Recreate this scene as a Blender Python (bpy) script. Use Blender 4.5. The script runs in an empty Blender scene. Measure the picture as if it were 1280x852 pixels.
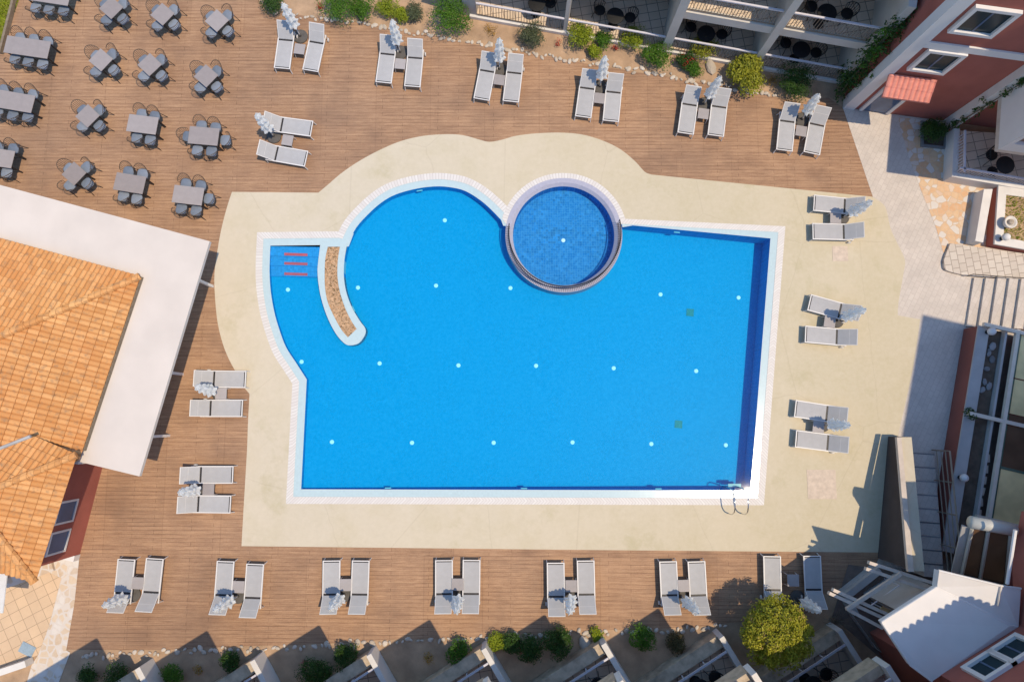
import bpy, bmesh, math, random
from mathutils import Vector, Matrix, Quaternion
from mathutils.geometry import tessellate_polygon

R = math.radians
rnd = random.Random(7)
scene = bpy.context.scene
col = scene.collection

# ------------------------------------------------------------------ camera
TH, HC, F = R(6.4), 27.0, 853.33
ST, CT = math.sin(TH), math.cos(TH)
cam_d = bpy.data.cameras.new("camera")
cam_d.lens, cam_d.sensor_width, cam_d.clip_end = 24.0, 36.0, 1500
cam = bpy.data.objects.new("camera", cam_d)
cam.location, cam.rotation_euler = (0, 0, HC), (TH, 0, 0)
col.objects.link(cam)
scene.camera = cam


def W(px, py, z=0.0):
    """point at height z seen at pixel (px, py) of the 1280x852 photograph"""
    x, y = (px - 640) / F, -(py - 426) / F
    d = Vector((x, y * CT + ST, y * ST - CT))
    t = (z - HC) / d.z
    return Vector((d.x * t, d.y * t, z))


def WP(pts, z=0.0):
    return [W(a, b, z) for a, b in pts]


# ------------------------------------------------------------------ helpers
OFF = {}


class MB:
    def __init__(s):
        s.v, s.f, s.uv = [], [], {}

    def add(s, vs, fs):
        n = len(s.v)
        s.v += [Vector(v) for v in vs]
        s.f += [tuple(i + n for i in f) for f in fs]

    def hexa(s, b, t):
        """two quads (bottom, top) in the same turning order"""
        s.add(list(b) + list(t), [(3, 2, 1, 0), (4, 5, 6, 7), (0, 1, 5, 4), (1, 2, 6, 5), (2, 3, 7, 6), (3, 0, 4, 7)])

    def box(s, x0, x1, y0, y1, z0, z1, fr=None):
        fr = fr or (lambda a, b, c: Vector((a, b, c)))
        q = [(x0, y0), (x1, y0), (x1, y1), (x0, y1)]
        s.hexa([fr(a, b, z0) for a, b in q], [fr(a, b, z1) for a, b in q])

    def prism(s, poly, z0, z1):
        """solid from a plan outline; z0/z1 may be numbers"""
        p = [Vector((a[0], a[1], 0)) for a in poly]
        n = len(p)
        ar = sum(p[i].x * p[(i + 1) % n].y - p[(i + 1) % n].x * p[i].y for i in range(n))
        if ar < 0:
            p.reverse()
        vs = [Vector((a.x, a.y, z0)) for a in p] + [Vector((a.x, a.y, z1)) for a in p]
        tri = tessellate_polygon([[Vector((a.x, a.y, 0)) for a in p]])
        fs = []
        for t in tri:
            a, b, c = [p[i] for i in t]
            if (b - a).cross(c - a).z < 0:
                t = (t[0], t[2], t[1])
            fs.append(tuple(i + n for i in t))
            fs.append((t[2], t[1], t[0]))
        for i in range(n):
            j = (i + 1) % n
            fs.append((i, j, j + n, i + n))
        s.add(vs, fs)

    def sheet(s, outer, holes=(), z=0.0):
        loops = [[Vector((a[0], a[1], 0)) for a in outer]] + [[Vector((a[0], a[1], 0)) for a in h] for h in holes]
        flat = [v for l in loops for v in l]
        fs = []
        for t in tessellate_polygon(loops):
            a, b, c = [flat[i] for i in t]
            fs.append(t if (b - a).cross(c - a).z > 0 else (t[0], t[2], t[1]))
        s.add([Vector((v.x, v.y, z)) for v in flat], fs)

    def tube(s, pts, r, n=6, closed=False, r2=None):
        pts = [Vector(p) for p in pts]
        m = len(pts)
        base = len(s.v)
        up = Vector((0, 0, 1))
        prev = None
        for i, p in enumerate(pts):
            a = pts[i - 1] if (i > 0 or closed) else p
            b = pts[(i + 1) % m] if (i < m - 1 or closed) else p
            d = (b - a).normalized()
            if prev is None:
                x = d.cross(up)
                if x.length < 0.1:
                    x = d.cross(Vector((1, 0, 0)))
            else:
                x = prev - d * prev.dot(d)
            x.normalize()
            prev = x
            y = d.cross(x)
            rr = r if r2 is None else r + (r2 - r) * i / max(1, m - 1)
            for k in range(n):
                t = 2 * math.pi * k / n
                s.v.append(p + x * (rr * math.cos(t)) + y * (rr * math.sin(t)))
        for i in range(m if closed else m - 1):
            for k in range(n):
                a, b = base + i * n, base + ((i + 1) % m) * n
                s.f.append((a + k, a + (k + 1) % n, b + (k + 1) % n, b + k))
        if not closed:
            s.f.append(tuple(base + k for k in range(n))[::-1])
            s.f.append(tuple(base + (m - 1) * n + k for k in range(n)))

    def lathe(s, prof, n=16, c=(0, 0, 0), fn=None):
        base = len(s.v)
        c = Vector(c)
        for i, (r, z) in enumerate(prof):
            for k in range(n):
                t = 2 * math.pi * k / n
                q = fn(i, k, r) if fn else r
                s.v.append(c + Vector((q * math.cos(t), q * math.sin(t), z)))
        for i in range(len(prof) - 1):
            for k in range(n):
                a, b = base + i * n, base + (i + 1) * n
                s.f.append((a + k, a + (k + 1) % n, b + (k + 1) % n, b + k))
        s.f.append(tuple(base + k for k in range(n))[::-1])
        s.f.append(tuple(base + (len(prof) - 1) * n + k for k in range(n)))

    def build(s, name, m, parent=None, smooth=False, bevel=0.0, uv=None):
        off = OFF.get(parent.name, Vector()) if parent else Vector()
        me = bpy.data.meshes.new(name)
        me.from_pydata([v - off for v in s.v], [], s.f)
        me.update()
        me.materials.append(m)
        if uv:
            l = me.uv_layers.new(name="UVMap")
            for lp in me.loops:
                l.data[lp.index].uv = uv[lp.vertex_index]
        if smooth:
            for p in me.polygons:
                p.use_smooth = True
        o = bpy.data.objects.new(name, me)
        col.objects.link(o)
        if parent:
            o.parent = parent
        OFF[o.name] = off
        if bevel:
            md = o.modifiers.new("bevel", 'BEVEL')
            md.width, md.segments, md.limit_method = bevel, 2, 'ANGLE'
        return o


def tag(o, label=None, cat=None, group=None, kind=None):
    for k, v in (("label", label), ("category", cat), ("group", group), ("kind", kind)):
        if v:
            o[k] = v
    return o


def thing(name, label, cat, loc=(0, 0, 0), group=None, rz=0.0):
    o = bpy.data.objects.new(name, None)
    o.empty_display_size = 0.2
    o.location = loc
    o.rotation_euler = (0, 0, rz)
    col.objects.link(o)
    OFF[o.name] = Vector(loc)
    return tag(o, label, cat, group)


def copy_tree(o, parent=None):
    c = o.copy()
    col.objects.link(c)
    c.parent = parent
    for ch in KIDS.get(o.name, o.children):
        copy_tree(ch, c)
    return c


KIDS = {}


def freeze(o):
    """remember a prototype's children once (object.children is slow to ask for)"""
    KIDS[o.name] = list(o.children)
    for c in KIDS[o.name]:
        freeze(c)
    return o


class Maker:
    """first call hands out the prototype itself, later calls copies of it"""

    def __init__(s, root):
        s.root, s.used = freeze(root), False

    def __call__(s, label, loc, rz=0.0, group=None):
        o = copy_tree(s.root) if s.used else s.root
        s.used = True
        o.location = loc
        o.rotation_euler = (0, 0, rz)
        o["label"] = label
        if group:
            o["group"] = group
        return o


# ------------------------------------------------------------------ materials
def nt(name):
    m = bpy.data.materials.new(name)
    m.use_nodes = True
    t = m.node_tree
    b = t.nodes["Principled BSDF"]
    return m, t, b


def N(t, kind, **kw):
    n = t.nodes.new(kind)
    for k, v in kw.items():
        if k.startswith("i_"):
            key = k[2:].replace("_", " ")
            n.inputs[int(key) if key.isdigit() else key].default_value = v
        else:
            setattr(n, k, v)
    return n


def c4(c):
    return (c[0], c[1], c[2], 1)


def mul(c, k):
    return tuple(min(1, x * k) for x in c)


def mixc(t, fac, a, b, mode='MIX'):
    n = t.nodes.new("ShaderNodeMix")
    n.data_type, n.blend_type = 'RGBA', mode
    for s, v in ((0, fac), (6, a), (7, b)):
        if hasattr(v, "is_linked"):
            t.links.new(v, n.inputs[s])
        else:
            n.inputs[s].default_value = v if s == 0 else c4(v)
    return n.outputs[2]


def ramp(t, src, a, b):
    n = N(t, "ShaderNodeMapRange", i_1=a, i_2=b)
    t.links.new(src, n.inputs[0])
    return n.outputs[0]


def coords(t, scale=(1, 1, 1), rot=0.0, out="Object"):
    tc = N(t, "ShaderNodeTexCoord")
    mp = N(t, "ShaderNodeMapping")
    mp.inputs["Scale"].default_value = scale
    mp.inputs["Rotation"].default_value = (0, 0, rot)
    t.links.new(tc.outputs[out], mp.inputs[0])
    return mp.outputs[0]


def noise(t, vec, scale, detail=4, rough=0.55):
    n = N(t, "ShaderNodeTexNoise")
    n.inputs["Scale"].default_value, n.inputs["Detail"].default_value, n.inputs["Roughness"].default_value = scale, detail, rough
    t.links.new(vec, n.inputs["Vector"])
    return n.outputs[0]


def bump(t, b, h, strength=0.3, dist=0.01):
    n = N(t, "ShaderNodeBump", i_Strength=strength, i_Distance=dist)
    t.links.new(h, n.inputs["Height"])
    t.links.new(n.outputs[0], b.inputs["Normal"])


def M(name, base, var=0.12, scale=2.5, rough=0.7, fine=0.06, bmp=0.15, metal=0.0, spec=0.3, objvar=0.0):
    m, t, b = nt(name)
    v = coords(t)
    c = mixc(t, ramp(t, noise(t, v, scale), .3, .7), mul(base, 1 - var), mul(base, 1 + var))
    if fine:
        c = mixc(t, ramp(t, noise(t, v, 45, 3), .3, .7), c, mul((1, 1, 1), 1), 'MULTIPLY') if False else mixc(t, fine, c, mixc(t, noise(t, v, 60, 3), (0, 0, 0), (1, 1, 1)), 'OVERLAY')
    if objvar:
        oi = N(t, "ShaderNodeObjectInfo")
        c = mixc(t, ramp(t, oi.outputs["Random"], 0, 1), mixc(t, objvar, c, (0, 0, 0)), mixc(t, objvar * .5, c, (1, 1, 1)))
    t.links.new(c, b.inputs["Base Color"])
    b.inputs["Roughness"].default_value = rough
    b.inputs["Metallic"].default_value = metal
    b.inputs["Specular IOR Level"].default_value = spec
    if bmp:
        bump(t, b, noise(t, v, 30, 4), bmp, 0.01)
    return m


def brick(t, vec, w, h, mortar, off=0.5, c1=(0, 0, 0), c2=(1, 1, 1), cm=(0, 0, 0)):
    n = N(t, "ShaderNodeTexBrick")
    n.offset, n.squash = off, 1.0
    n.inputs["Scale"].default_value = 1
    n.inputs["Mortar Size"].default_value = mortar
    n.inputs["Brick Width"].default_value, n.inputs["Row Height"].default_value = w, h
    n.inputs["Color1"].default_value, n.inputs["Color2"].default_value, n.inputs["Mortar"].default_value = c4(c1), c4(c2), c4(cm)
    t.links.new(vec, n.inputs["Vector"])
    return n


def m_deck():
    m, t, b = nt("timber decking")
    v = coords(t, rot=R(0.4))
    big = noise(t, v, 0.10, 3, .55)
    mid = noise(t, v, 0.75, 6, .65)
    row = brick(t, v, 2.3, .147, .006, .37)
    s1 = noise(t, coords(t, (.45, 7.5, 1)), 1.5, 6, .7)
    s2 = noise(t, coords(t, (1.1, 14, 1)), 2.2, 5, .7)
    fine = noise(t, v, 17, 4, .7)
    panel = brick(t, coords(t), 2.25, 5.3, .02, .5)
    c = mixc(t, ramp(t, big, .36, .66), (.345, .192, .094), (.42, .240, .122))
    c = mixc(t, ramp(t, row.outputs["Color"], 0, 1), mixc(t, .22, c, (.22, .115, .07)), mixc(t, .10, c, (.64, .41, .26)))
    c = mixc(t, ramp(t, s1, .40, .60), mixc(t, .48, c, (.20, .10, .055)), mixc(t, .18, c, (.66, .42, .25)))
    c = mixc(t, ramp(t, s2, .36, .64), mixc(t, .30, c, (.20, .10, .06)), mixc(t, .16, c, (.70, .46, .30)))
    c = mixc(t, ramp(t, fine, .30, .70), mixc(t, .14, c, (.16, .09, .06)), mixc(t, .10, c, (.72, .5, .34)))
    c = mixc(t, ramp(t, mid, .46, .72), c, mixc(t, .55, c, (.195, .115, .075)))
    blot = noise(t, coords(t, (.8, 1.1, 1)), .27, 5, .62)
    c = mixc(t, ramp(t, blot, .50, .66), c, mixc(t, .42, c, (.20, .125, .085)))
    c = mixc(t, ramp(t, blot, .44, .30), c, mixc(t, .22, c, (.60, .36, .20)))
    c = mixc(t, ramp(t, panel.outputs["Color"], 0, 1), mixc(t, .10, c, (.2, .12, .09)), mixc(t, .05, c, (.7, .45, .3)))
    c = mixc(t, ramp(t, panel.outputs["Fac"], 0, 1), c, mixc(t, .08, c, (.1, .055, .04)))
    gap = N(t, "ShaderNodeMath", operation='MULTIPLY')
    t.links.new(row.outputs["Fac"], gap.inputs[0])
    t.links.new(ramp(t, s1, .72, .42), gap.inputs[1])
    c = mixc(t, gap.outputs[0], c, mixc(t, .78, c, (.06, .032, .022)))
    t.links.new(c, b.inputs["Base Color"])
    b.inputs["Roughness"].default_value = .8
    b.inputs["Specular IOR Level"].default_value = .2
    bump(t, b, s2, .25, .01)
    return m


def m_concrete():
    m, t, b = nt("cream concrete")
    v = coords(t)
    n1, n2, n3 = noise(t, v, .16, 3), noise(t, v, .8, 6, .65), noise(t, v, 5, 6, .7)
    sx = N(t, "ShaderNodeSeparateXYZ")
    t.links.new(v, sx.inputs[0])
    side = ramp(t, sx.outputs[0], -7, 12)
    c = mixc(t, side, (.545, .475, .362), (.505, .435, .300))
    c = mixc(t, ramp(t, n1, .35, .65), c, mixc(t, .35, c, (.62, .53, .40)))
    c = mixc(t, ramp(t, n2, .45, .75), c, mixc(t, .42, c, (.45, .385, .235)))
    c = mixc(t, ramp(t, n3, .35, .75), c, mixc(t, .22, c, (.72, .63, .50)))
    n4 = noise(t, coords(t, (1, 1, 1), .6), .42, 7, .7)
    c = mixc(t, ramp(t, n4, .56, .70), c, mixc(t, .5, c, (.40, .35, .20)))
    c = mixc(t, ramp(t, n4, .40, .28), c, mixc(t, .4, c, (.66, .585, .48)))
    vo = N(t, "ShaderNodeTexVoronoi", feature='DISTANCE_TO_EDGE')
    vo.inputs["Scale"].default_value = .22
    wv = mixc(t, .25, v, n2, 'ADD')
    t.links.new(wv, vo.inputs["Vector"])
    c = mixc(t, ramp(t, vo.outputs["Distance"], .006, .0), c, mixc(t, .22, c, (.35, .29, .2)))
    t.links.new(c, b.inputs["Base Color"])
    b.inputs["Roughness"].default_value = .85
    b.inputs["Specular IOR Level"].default_value = .2
    bump(t, b, n3, .2, .01)
    return m


def m_crazy(name, cols, grout, scale=3.9, gw=.035):
    m, t, b = nt(name)
    v = coords(t)
    nz = N(t, "ShaderNodeTexNoise")
    nz.inputs["Scale"].default_value = 3
    t.links.new(v, nz.inputs["Vector"])
    w = mixc(t, .12, v, nz.outputs["Color"], 'ADD')
    a = N(t, "ShaderNodeTexVoronoi", feature='F1')
    e = N(t, "ShaderNodeTexVoronoi", feature='DISTANCE_TO_EDGE')
    for x in (a, e):
        x.inputs["Scale"].default_value = scale
        t.links.new(w, x.inputs["Vector"])
    sp = N(t, "ShaderNodeSeparateColor")
    t.links.new(a.outputs["Color"], sp.inputs[0])
    c = mixc(t, ramp(t, sp.outputs[0], .1, .9), cols[0], cols[1])
    c = mixc(t, ramp(t, sp.outputs[1], .55, .75), c, cols[2])
    c = mixc(t, ramp(t, noise(t, v, 7, 5), .3, .75), c, mixc(t, .25, c, (.7, .65, .55)))
    c = mixc(t, ramp(t, e.outputs["Distance"], gw, gw * 1.8), grout, c)
    t.links.new(c, b.inputs["Base Color"])
    b.inputs["Roughness"].default_value = .85
    bump(t, b, ramp(t, e.outputs["Distance"], 0, gw * 2), .35, .015)
    return m


def m_pave(name, c1, c2, cm, w, h, mortar, rot=0.0, off=.5, var=.25):
    m, t, b = nt(name)
    v = coords(t, rot=rot)
    k = brick(t, v, w, h, mortar, off, c1, c2, cm)
    n = noise(t, coords(t), 1.3, 6, .65)
    c = mixc(t, ramp(t, n, .35, .75), k.outputs["Color"], mixc(t, var, k.outputs["Color"], mul(c1, .55)))
    c = mixc(t, .1, c, mixc(t, noise(t, v, 40, 3), (0, 0, 0), (1, 1, 1)), 'OVERLAY')
    t.links.new(c, b.inputs["Base Color"])
    b.inputs["Roughness"].default_value = .82
    b.inputs["Specular IOR Level"].default_value = .25
    bump(t, b, k.outputs["Fac"], -.4, .01)
    return m


def m_tile_roof():
    m, t, b = nt("terracotta roof tile")
    v = coords(t, out="UV")
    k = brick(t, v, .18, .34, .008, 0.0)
    n = noise(t, coords(t), .5, 4)
    n2 = noise(t, coords(t, (3, 3, 3)), 2, 5)
    c = mixc(t, ramp(t, k.outputs["Color"], 0, 1), (.55, .25, .082), (.70, .375, .15))
    c = mixc(t, ramp(t, n, .35, .7), c, mixc(t, .4, c, (.60, .23, .075)))
    c = mixc(t, ramp(t, n2, .52, .72), c, mixc(t, .62, c, (.27, .17, .10)))
    c = mixc(t, ramp(t, k.outputs["Fac"], 0, 1), c, mixc(t, .38, c, (.15, .06, .025)))  # dark tile joints, partly painted in as shade between the barrels
    t.links.new(c, b.inputs["Base Color"])
    b.inputs["Roughness"].default_value = .8
    b.inputs["Specular IOR Level"].default_value = .2
    return m


def m_mosaic(name, base, size, var, grout, gf=.5, rough=.45):
    m, t, b = nt(name)
    v = coords(t)
    k = brick(t, v, size, size, size * .045, 0.0)
    n = noise(t, v, 1.1, 3)
    n3 = noise(t, v, 9, 3)
    c = mixc(t, ramp(t, k.outputs["Color"], 0, 1), mul(base, 1 - var), mul(base, 1 + var))
    c = mixc(t, ramp(t, n, .3, .7), mul(base, 1), c)
    c = mixc(t, ramp(t, n3, .3, .7), mixc(t, var * .6, c, (0, .05, .2)), mixc(t, var * .3, c, (.3, .8, 1)))
    c = mixc(t, ramp(t, k.outputs["Fac"], 0, 1), c, mixc(t, gf, c, grout))
    t.links.new(c, b.inputs["Base Color"])
    b.inputs["Roughness"].default_value = rough
    if rough > .4:
        b.inputs["Specular IOR Level"].default_value = 0        # tiles seen under water
    if rough < .3:
        bump(t, b, noise(t, coords(t), 3.5, 5), .12, .01)
    return m


def m_water(name, tint, rip=1.0):
    m, t, b = nt(name)
    t.nodes.remove(b)
    out = [n for n in t.nodes if n.type == 'OUTPUT_MATERIAL'][0]
    tr = N(t, "ShaderNodeBsdfTransparent")
    tr.inputs[0].default_value = c4(tint)
    gl = N(t, "ShaderNodeBsdfGlossy")
    gl.inputs["Roughness"].default_value = .02
    fr = N(t, "ShaderNodeFresnel", i_IOR=1.33)
    mx = N(t, "ShaderNodeMixShader")
    v = coords(t)
    h = mixc(t, .5, noise(t, v, 1.6, 3), noise(t, v, 7, 2))
    bp = N(t, "ShaderNodeBump", i_Strength=.02 * rip, i_Distance=.01)
    t.links.new(h, bp.inputs["Height"])
    t.links.new(bp.outputs[0], gl.inputs["Normal"])
    t.links.new(bp.outputs[0], fr.inputs["Normal"])
    t.links.new(fr.outputs[0], mx.inputs[0])
    t.links.new(tr.outputs[0], mx.inputs[1])
    t.links.new(gl.outputs[0], mx.inputs[2])
    t.links.new(mx.outputs[0], out.inputs[0])
    return m


def m_leaf(name, dark, light, trans=.25, dead=None):
    m, t, b = nt(name)
    g = N(t, "ShaderNodeNewGeometry")
    v = coords(t)
    c = mixc(t, ramp(t, g.outputs["Random Per Island"], 0, 1), dark, light)
    c = mixc(t, ramp(t, noise(t, v, 2.2, 3), .35, .65), mixc(t, .45, c, dark), c)
    if dead:
        c = mixc(t, ramp(t, noise(t, v, 5, 2), .6, .7), c, dead)
    t.links.new(c, b.inputs["Base Color"])
    b.inputs["Roughness"].default_value = .5
    b.inputs["Specular IOR Level"].default_value = .3
    tl = N(t, "ShaderNodeBsdfTranslucent")
    t.links.new(c, tl.inputs[0])
    mx = N(t, "ShaderNodeMixShader", i_0=trans)
    out = [n for n in t.nodes if n.type == 'OUTPUT_MATERIAL'][0]
    t.links.new(b.outputs[0], mx.inputs[1])
    t.links.new(tl.outputs[0], mx.inputs[2])
    t.links.new(mx.outputs[0], out.inputs[0])
    return m


def m_sling():
    m, t, b = nt("grey mesh sling")
    v = coords(t)
    w = N(t, "ShaderNodeTexWave", wave_type='BANDS', bands_direction='Y')
    w.inputs["Scale"].default_value = 28
    t.links.new(v, w.inputs["Vector"])
    c = mixc(t, ramp(t, noise(t, v, 3), .3, .7), (.375, .365, .36), (.425, .415, .41))
    c = mixc(t, .12, c, w.outputs["Color"], 'OVERLAY')
    oi = N(t, "ShaderNodeObjectInfo")
    c = mixc(t, ramp(t, oi.outputs["Random"], 0, 1), mixc(t, .13, c, (.2, .19, .19)), c)
    t.links.new(c, b.inputs["Base Color"])
    b.inputs["Roughness"].default_value = .8
    return m


def m_grate():
    m, t, b = nt("white overflow grating")
    v = coords(t, out="UV")
    k = brick(t, v, .125, 10, .014, 0.0, (.66, .63, .59), (.60, .56, .52), (.50, .455, .42))
    c = mixc(t, ramp(t, noise(t, coords(t), 2, 4), .3, .7), k.outputs["Color"], mixc(t, .3, k.outputs["Color"], (.62, .55, .5)))
    t.links.new(c, b.inputs["Base Color"])
    b.inputs["Roughness"].default_value = .6
    return m


def m_cloth(name, base):
    m, t, b = nt(name)
    v = coords(t)
    c = mixc(t, ramp(t, noise(t, v, 4), .3, .7), mul(base, .94), base)
    t.links.new(c, b.inputs["Base Color"])
    b.inputs["Roughness"].default_value = .85
    tl = N(t, "ShaderNodeBsdfTranslucent")
    t.links.new(c, tl.inputs[0])
    mx = N(t, "ShaderNodeMixShader", i_0=.55)
    out = [n for n in t.nodes if n.type == 'OUTPUT_MATERIAL'][0]
    t.links.new(b.outputs[0], mx.inputs[1])
    t.links.new(tl.outputs[0], mx.inputs[2])
    t.links.new(mx.outputs[0], out.inputs[0])
    bump(t, b, noise(t, v, 9, 3), .4, .03)
    return m


def m_glass(name, base, rough=.08, spec=.3):
    m, t, b = nt(name)
    v = coords(t)
    c = mixc(t, ramp(t, noise(t, v, 1.2, 2), .35, .65), mul(base, .75), base)
    t.links.new(c, b.inputs["Base Color"])
    b.inputs["Roughness"].default_value = rough
    b.inputs["Specular IOR Level"].default_value = spec
    return m


MAT = dict(
    deck=m_deck(),
    concrete=m_concrete(),
    soil=M("dry garden soil", (.40, .265, .165), .22, 1.6, .95, .25, .5),
    soil_dark=M("dark bed soil", (.10, .075, .055), .3, 3, .95, .3, .5),
    lawn=M("mown lawn", (.17, .17, .03), .35, 1.2, .95, .3, .5),
    path=m_pave("pale stone path", (.60, .53, .46), (.56, .49, .425), (.48, .41, .35), .29, .19, .008, R(-62), .5, .42),
    ramp=m_pave("pale ramp setts", (.62, .545, .46), (.53, .455, .38), (.34, .28, .23), .34, .29, .016, R(83)),
    tiles=m_pave("beige terrace tiles", (.66, .47, .30), (.60, .43, .28), (.36, .25, .16), .40, .40, .010, R(-28), 0.0),
    patio=m_crazy("orange crazy paving", ((.60, .34, .17), (.62, .42, .24), (.60, .54, .48)), (.56, .40, .26)),
    crazy=m_crazy("pale crazy paving", ((.50, .36, .24), (.60, .46, .32), (.62, .56, .50)), (.60, .53, .46), 3.7, .075),
    terrace=m_pave("terrace slabs", (.72, .57, .43), (.62, .49, .36), (.28, .21, .16), .46, .36, .016, R(-10), 0.0),
    cyan=m_mosaic("pale blue gutter tile", (.46, .57, .58), .08, .05, (.52, .59, .60), .3, .15),
    grate=m_grate(),
    pool=m_mosaic("blue pool tile", (.0, .298, .61), .03, .14, (.03, .45, .82), .3),
    poolstep=m_mosaic("blue step tile", (.04, .27, .62), .08, .2, (.1, .45, .75), .4),
    round=m_mosaic("deep blue mosaic", (.015, .20, .53), .10, .34, (.12, .38, .62), .55),
    water=m_water("pool water", (.66, .965, 1.0)),
    water2=m_water("round pool water", (.84, .97, 1.0)),
    lilac=m_mosaic("pale lilac rim tile", (.40, .39, .46), .08, .08, (.38, .36, .48), .5),
    white=M("white painted render", (.70, .665, .63), .035, 1.5, .8, .03, .08),
    roofwhite=M("white roof membrane", (.61, .53, .46), .06, .7, .8, .04, .08),
    trim=M("off white trim", (.66, .62, .57), .08, 1.5, .8, .05, .1),
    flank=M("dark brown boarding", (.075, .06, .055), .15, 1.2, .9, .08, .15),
    grey=M("grey render", (.42, .40, .38), .12, 1.2, .85, .08, .15),
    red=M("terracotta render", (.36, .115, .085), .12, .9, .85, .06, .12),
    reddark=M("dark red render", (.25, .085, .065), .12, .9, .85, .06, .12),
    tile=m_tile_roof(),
    awning=M("pink clay tile", (.66, .25, .19), .12, 6, .7, .06, .1),
    frame=M("white powder coat", (.66, .63, .60), .03, 3, .45, .02, 0),
    sling=m_sling(),
    tabletop=M("taupe side table top", (.33, .295, .285), .06, 5, .6, .05, 0, objvar=.12),
    dining=M("taupe dining top", (.285, .245, .235), .07, 4, .65, .06, .05, objvar=.12),
    metal=M("dark grey metal", (.035, .032, .032), .2, 5, .5, 0, 0, .3),
    slot=M("grey drain slot", (.17, .155, .18), .1, 5, .6, 0, 0),
    wire=M("bronze wire", (.105, .075, .055), .2, 5, .5, 0, 0, .3),
    cushion=M("blue grey cushion", (.165, .20, .26), .12, 6, .9, .08, .1, objvar=.14),
    weight=M("grey umbrella base", (.10, .092, .085), .15, 5, .8, .05, .1),
    canvas=m_cloth("white canvas", (.95, .96, .95)),
    steel=M("polished steel", (.62, .62, .62), .05, 5, .15, 0, 0, 1.0),
    rail_dull=M("dull plastic tread", (.50, .54, .56), .08, 6, .85, .05, 0, 0, .05),
    outlet=M("pale blue outlet", (.25, .52, .62), .05, 4, .7, 0, 0),
    rail=M("pale lilac rail paint", (.58, .55, .58), .06, 3, .5, 0, 0),
    bars=M("beige baluster paint", (.27, .21, .155), .1, 5, .6, 0, 0),
    slab=M("pale slab render", (.56, .52, .46), .08, 1.2, .85, .05, .12),
    parapet=M("weathered stone cap", (.46, .365, .26), .35, 2.5, .9, .2, .35),
    beam=M("cream pergola timber", (.55, .46, .38), .12, 3, .7, .06, .1),
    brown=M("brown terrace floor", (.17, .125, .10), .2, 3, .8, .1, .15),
    rock=M("white limestone", (.55, .46, .36), .15, 5, .9, .15, .5, objvar=.25),
    rockgrey=M("grey rubble", (.20, .19, .185), .2, 5, .9, .15, .5, objvar=.25),
    glass=m_glass("dark window glass", (.018, .04, .05), .12, .15),
    glassblue=m_glass("blue window glass", (.10, .15, .24)),
    frame_beam=M("cream glazing beam", (.72, .62, .50), .08, 3, .7, .05, .1),
    glassgreen=m_glass("green glass edge", (.12, .18, .13)),
    curtain=m_glass("pale curtained glass", (.95, .74, .36), .55, .1),
    interior=m_glass("brown room glass", (.15, .085, .05), .4, .15),
    lightdot=M("white inlet cover", (.72, .90, .92), .03, 3, .5, 0, 0),
    drain=M("green drain grille", (.01, .22, .25), .2, 30, .6, .1, 0),
    strip=M("red tread strip", (.78, .10, .13), .08, 6, .6, 0, 0),
    dry=M("dried planting", (.46, .30, .18), .3, 9, .95, .3, .6),
    cover=M("pink cover slab", (.56, .455, .36), .12, 6, .85, .12, .15),
    blind=M("shutter box paint", (.50, .48, .42), .05, 3, .5, 0, 0),
    twig=M("dry twig", (.22, .17, .12), .2, 8, .9, 0, 0),
    bark=M("tree bark", (.13, .10, .075), .25, 8, .95, .2, .4),
    mat=M("pale blue mat", (.28, .36, .42), .12, 12, .9, .12, .1),
    black=M("black rattan", (.012, .012, .013), .3, 20, .6, 0, .2),
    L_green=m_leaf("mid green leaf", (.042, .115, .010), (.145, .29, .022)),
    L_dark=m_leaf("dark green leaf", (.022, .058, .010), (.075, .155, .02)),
    L_yellow=m_leaf("yellow green leaf", (.15, .21, .010), (.42, .46, .03)),
    L_lime=m_leaf("lime leaf", (.18, .20, .012), (.48, .46, .05)),
    L_grey=m_leaf("grey green leaf", (.07, .09, .045), (.17, .19, .10)),
    L_gold=m_leaf("golden foliage", (.30, .17, .02), (.55, .32, .04)),
    L_brown=m_leaf("brownish foliage", (.08, .065, .025), (.18, .14, .05)),
    L_red=m_leaf("red blossom", (.35, .02, .015), (.60, .05, .04)),
    L_pink=m_leaf("pink blossom", (.35, .05, .10), (.6, .12, .2)),
    L_tree=m_leaf("olive tree leaf", (.20, .215, .010), (.58, .53, .055), .3, (.50, .36, .12)),
)

# ------------------------------------------------------------------ light
_m = W(936, 619, 0)                                       # the wet coping mirrors the sun here
SUN = Vector((_m.x, _m.y, HC)).normalized()
SH = Vector((-SUN.x / SUN.z, -SUN.y / SUN.z, 0))          # where a shadow moves per metre of height
sd = bpy.data.lights.new("sun", 'SUN')
sd.energy, sd.angle, sd.color = 3.1, R(.53), (1, .845, .625)
so = bpy.data.objects.new("sun", sd)
so.rotation_euler = SUN.to_track_quat('Z', 'Y').to_euler()
so.location = (20, -10, 40)
col.objects.link(so)
world = bpy.data.worlds.new("World")
scene.world = world
world.use_nodes = True
wt = world.node_tree
sky = wt.nodes.new("ShaderNodeTexSky")
sky.sky_type, sky.sun_disc = 'NISHITA', False
sky.ozone_density = 5.0
sky.dust_density = 0.8
sky.air_density = 1.5
sky.sun_elevation = math.asin(SUN.z)
sky.sun_rotation = math.atan2(SUN.x, SUN.y)
hs = wt.nodes.new("ShaderNodeHueSaturation")          # a deep blue Mediterranean sky
hs.inputs["Saturation"].default_value = 1.18
wt.links.new(sky.outputs[0], hs.inputs["Color"])
wt.links.new(hs.outputs[0], wt.nodes["Background"].inputs[0])
wt.nodes["Background"].inputs[1].default_value = .15
vs = scene.view_settings
vs.view_transform, vs.look, vs.exposure, vs.gamma = 'Standard', 'None', 0.28, 1.0
scene.cycles.max_bounces = 8
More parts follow.
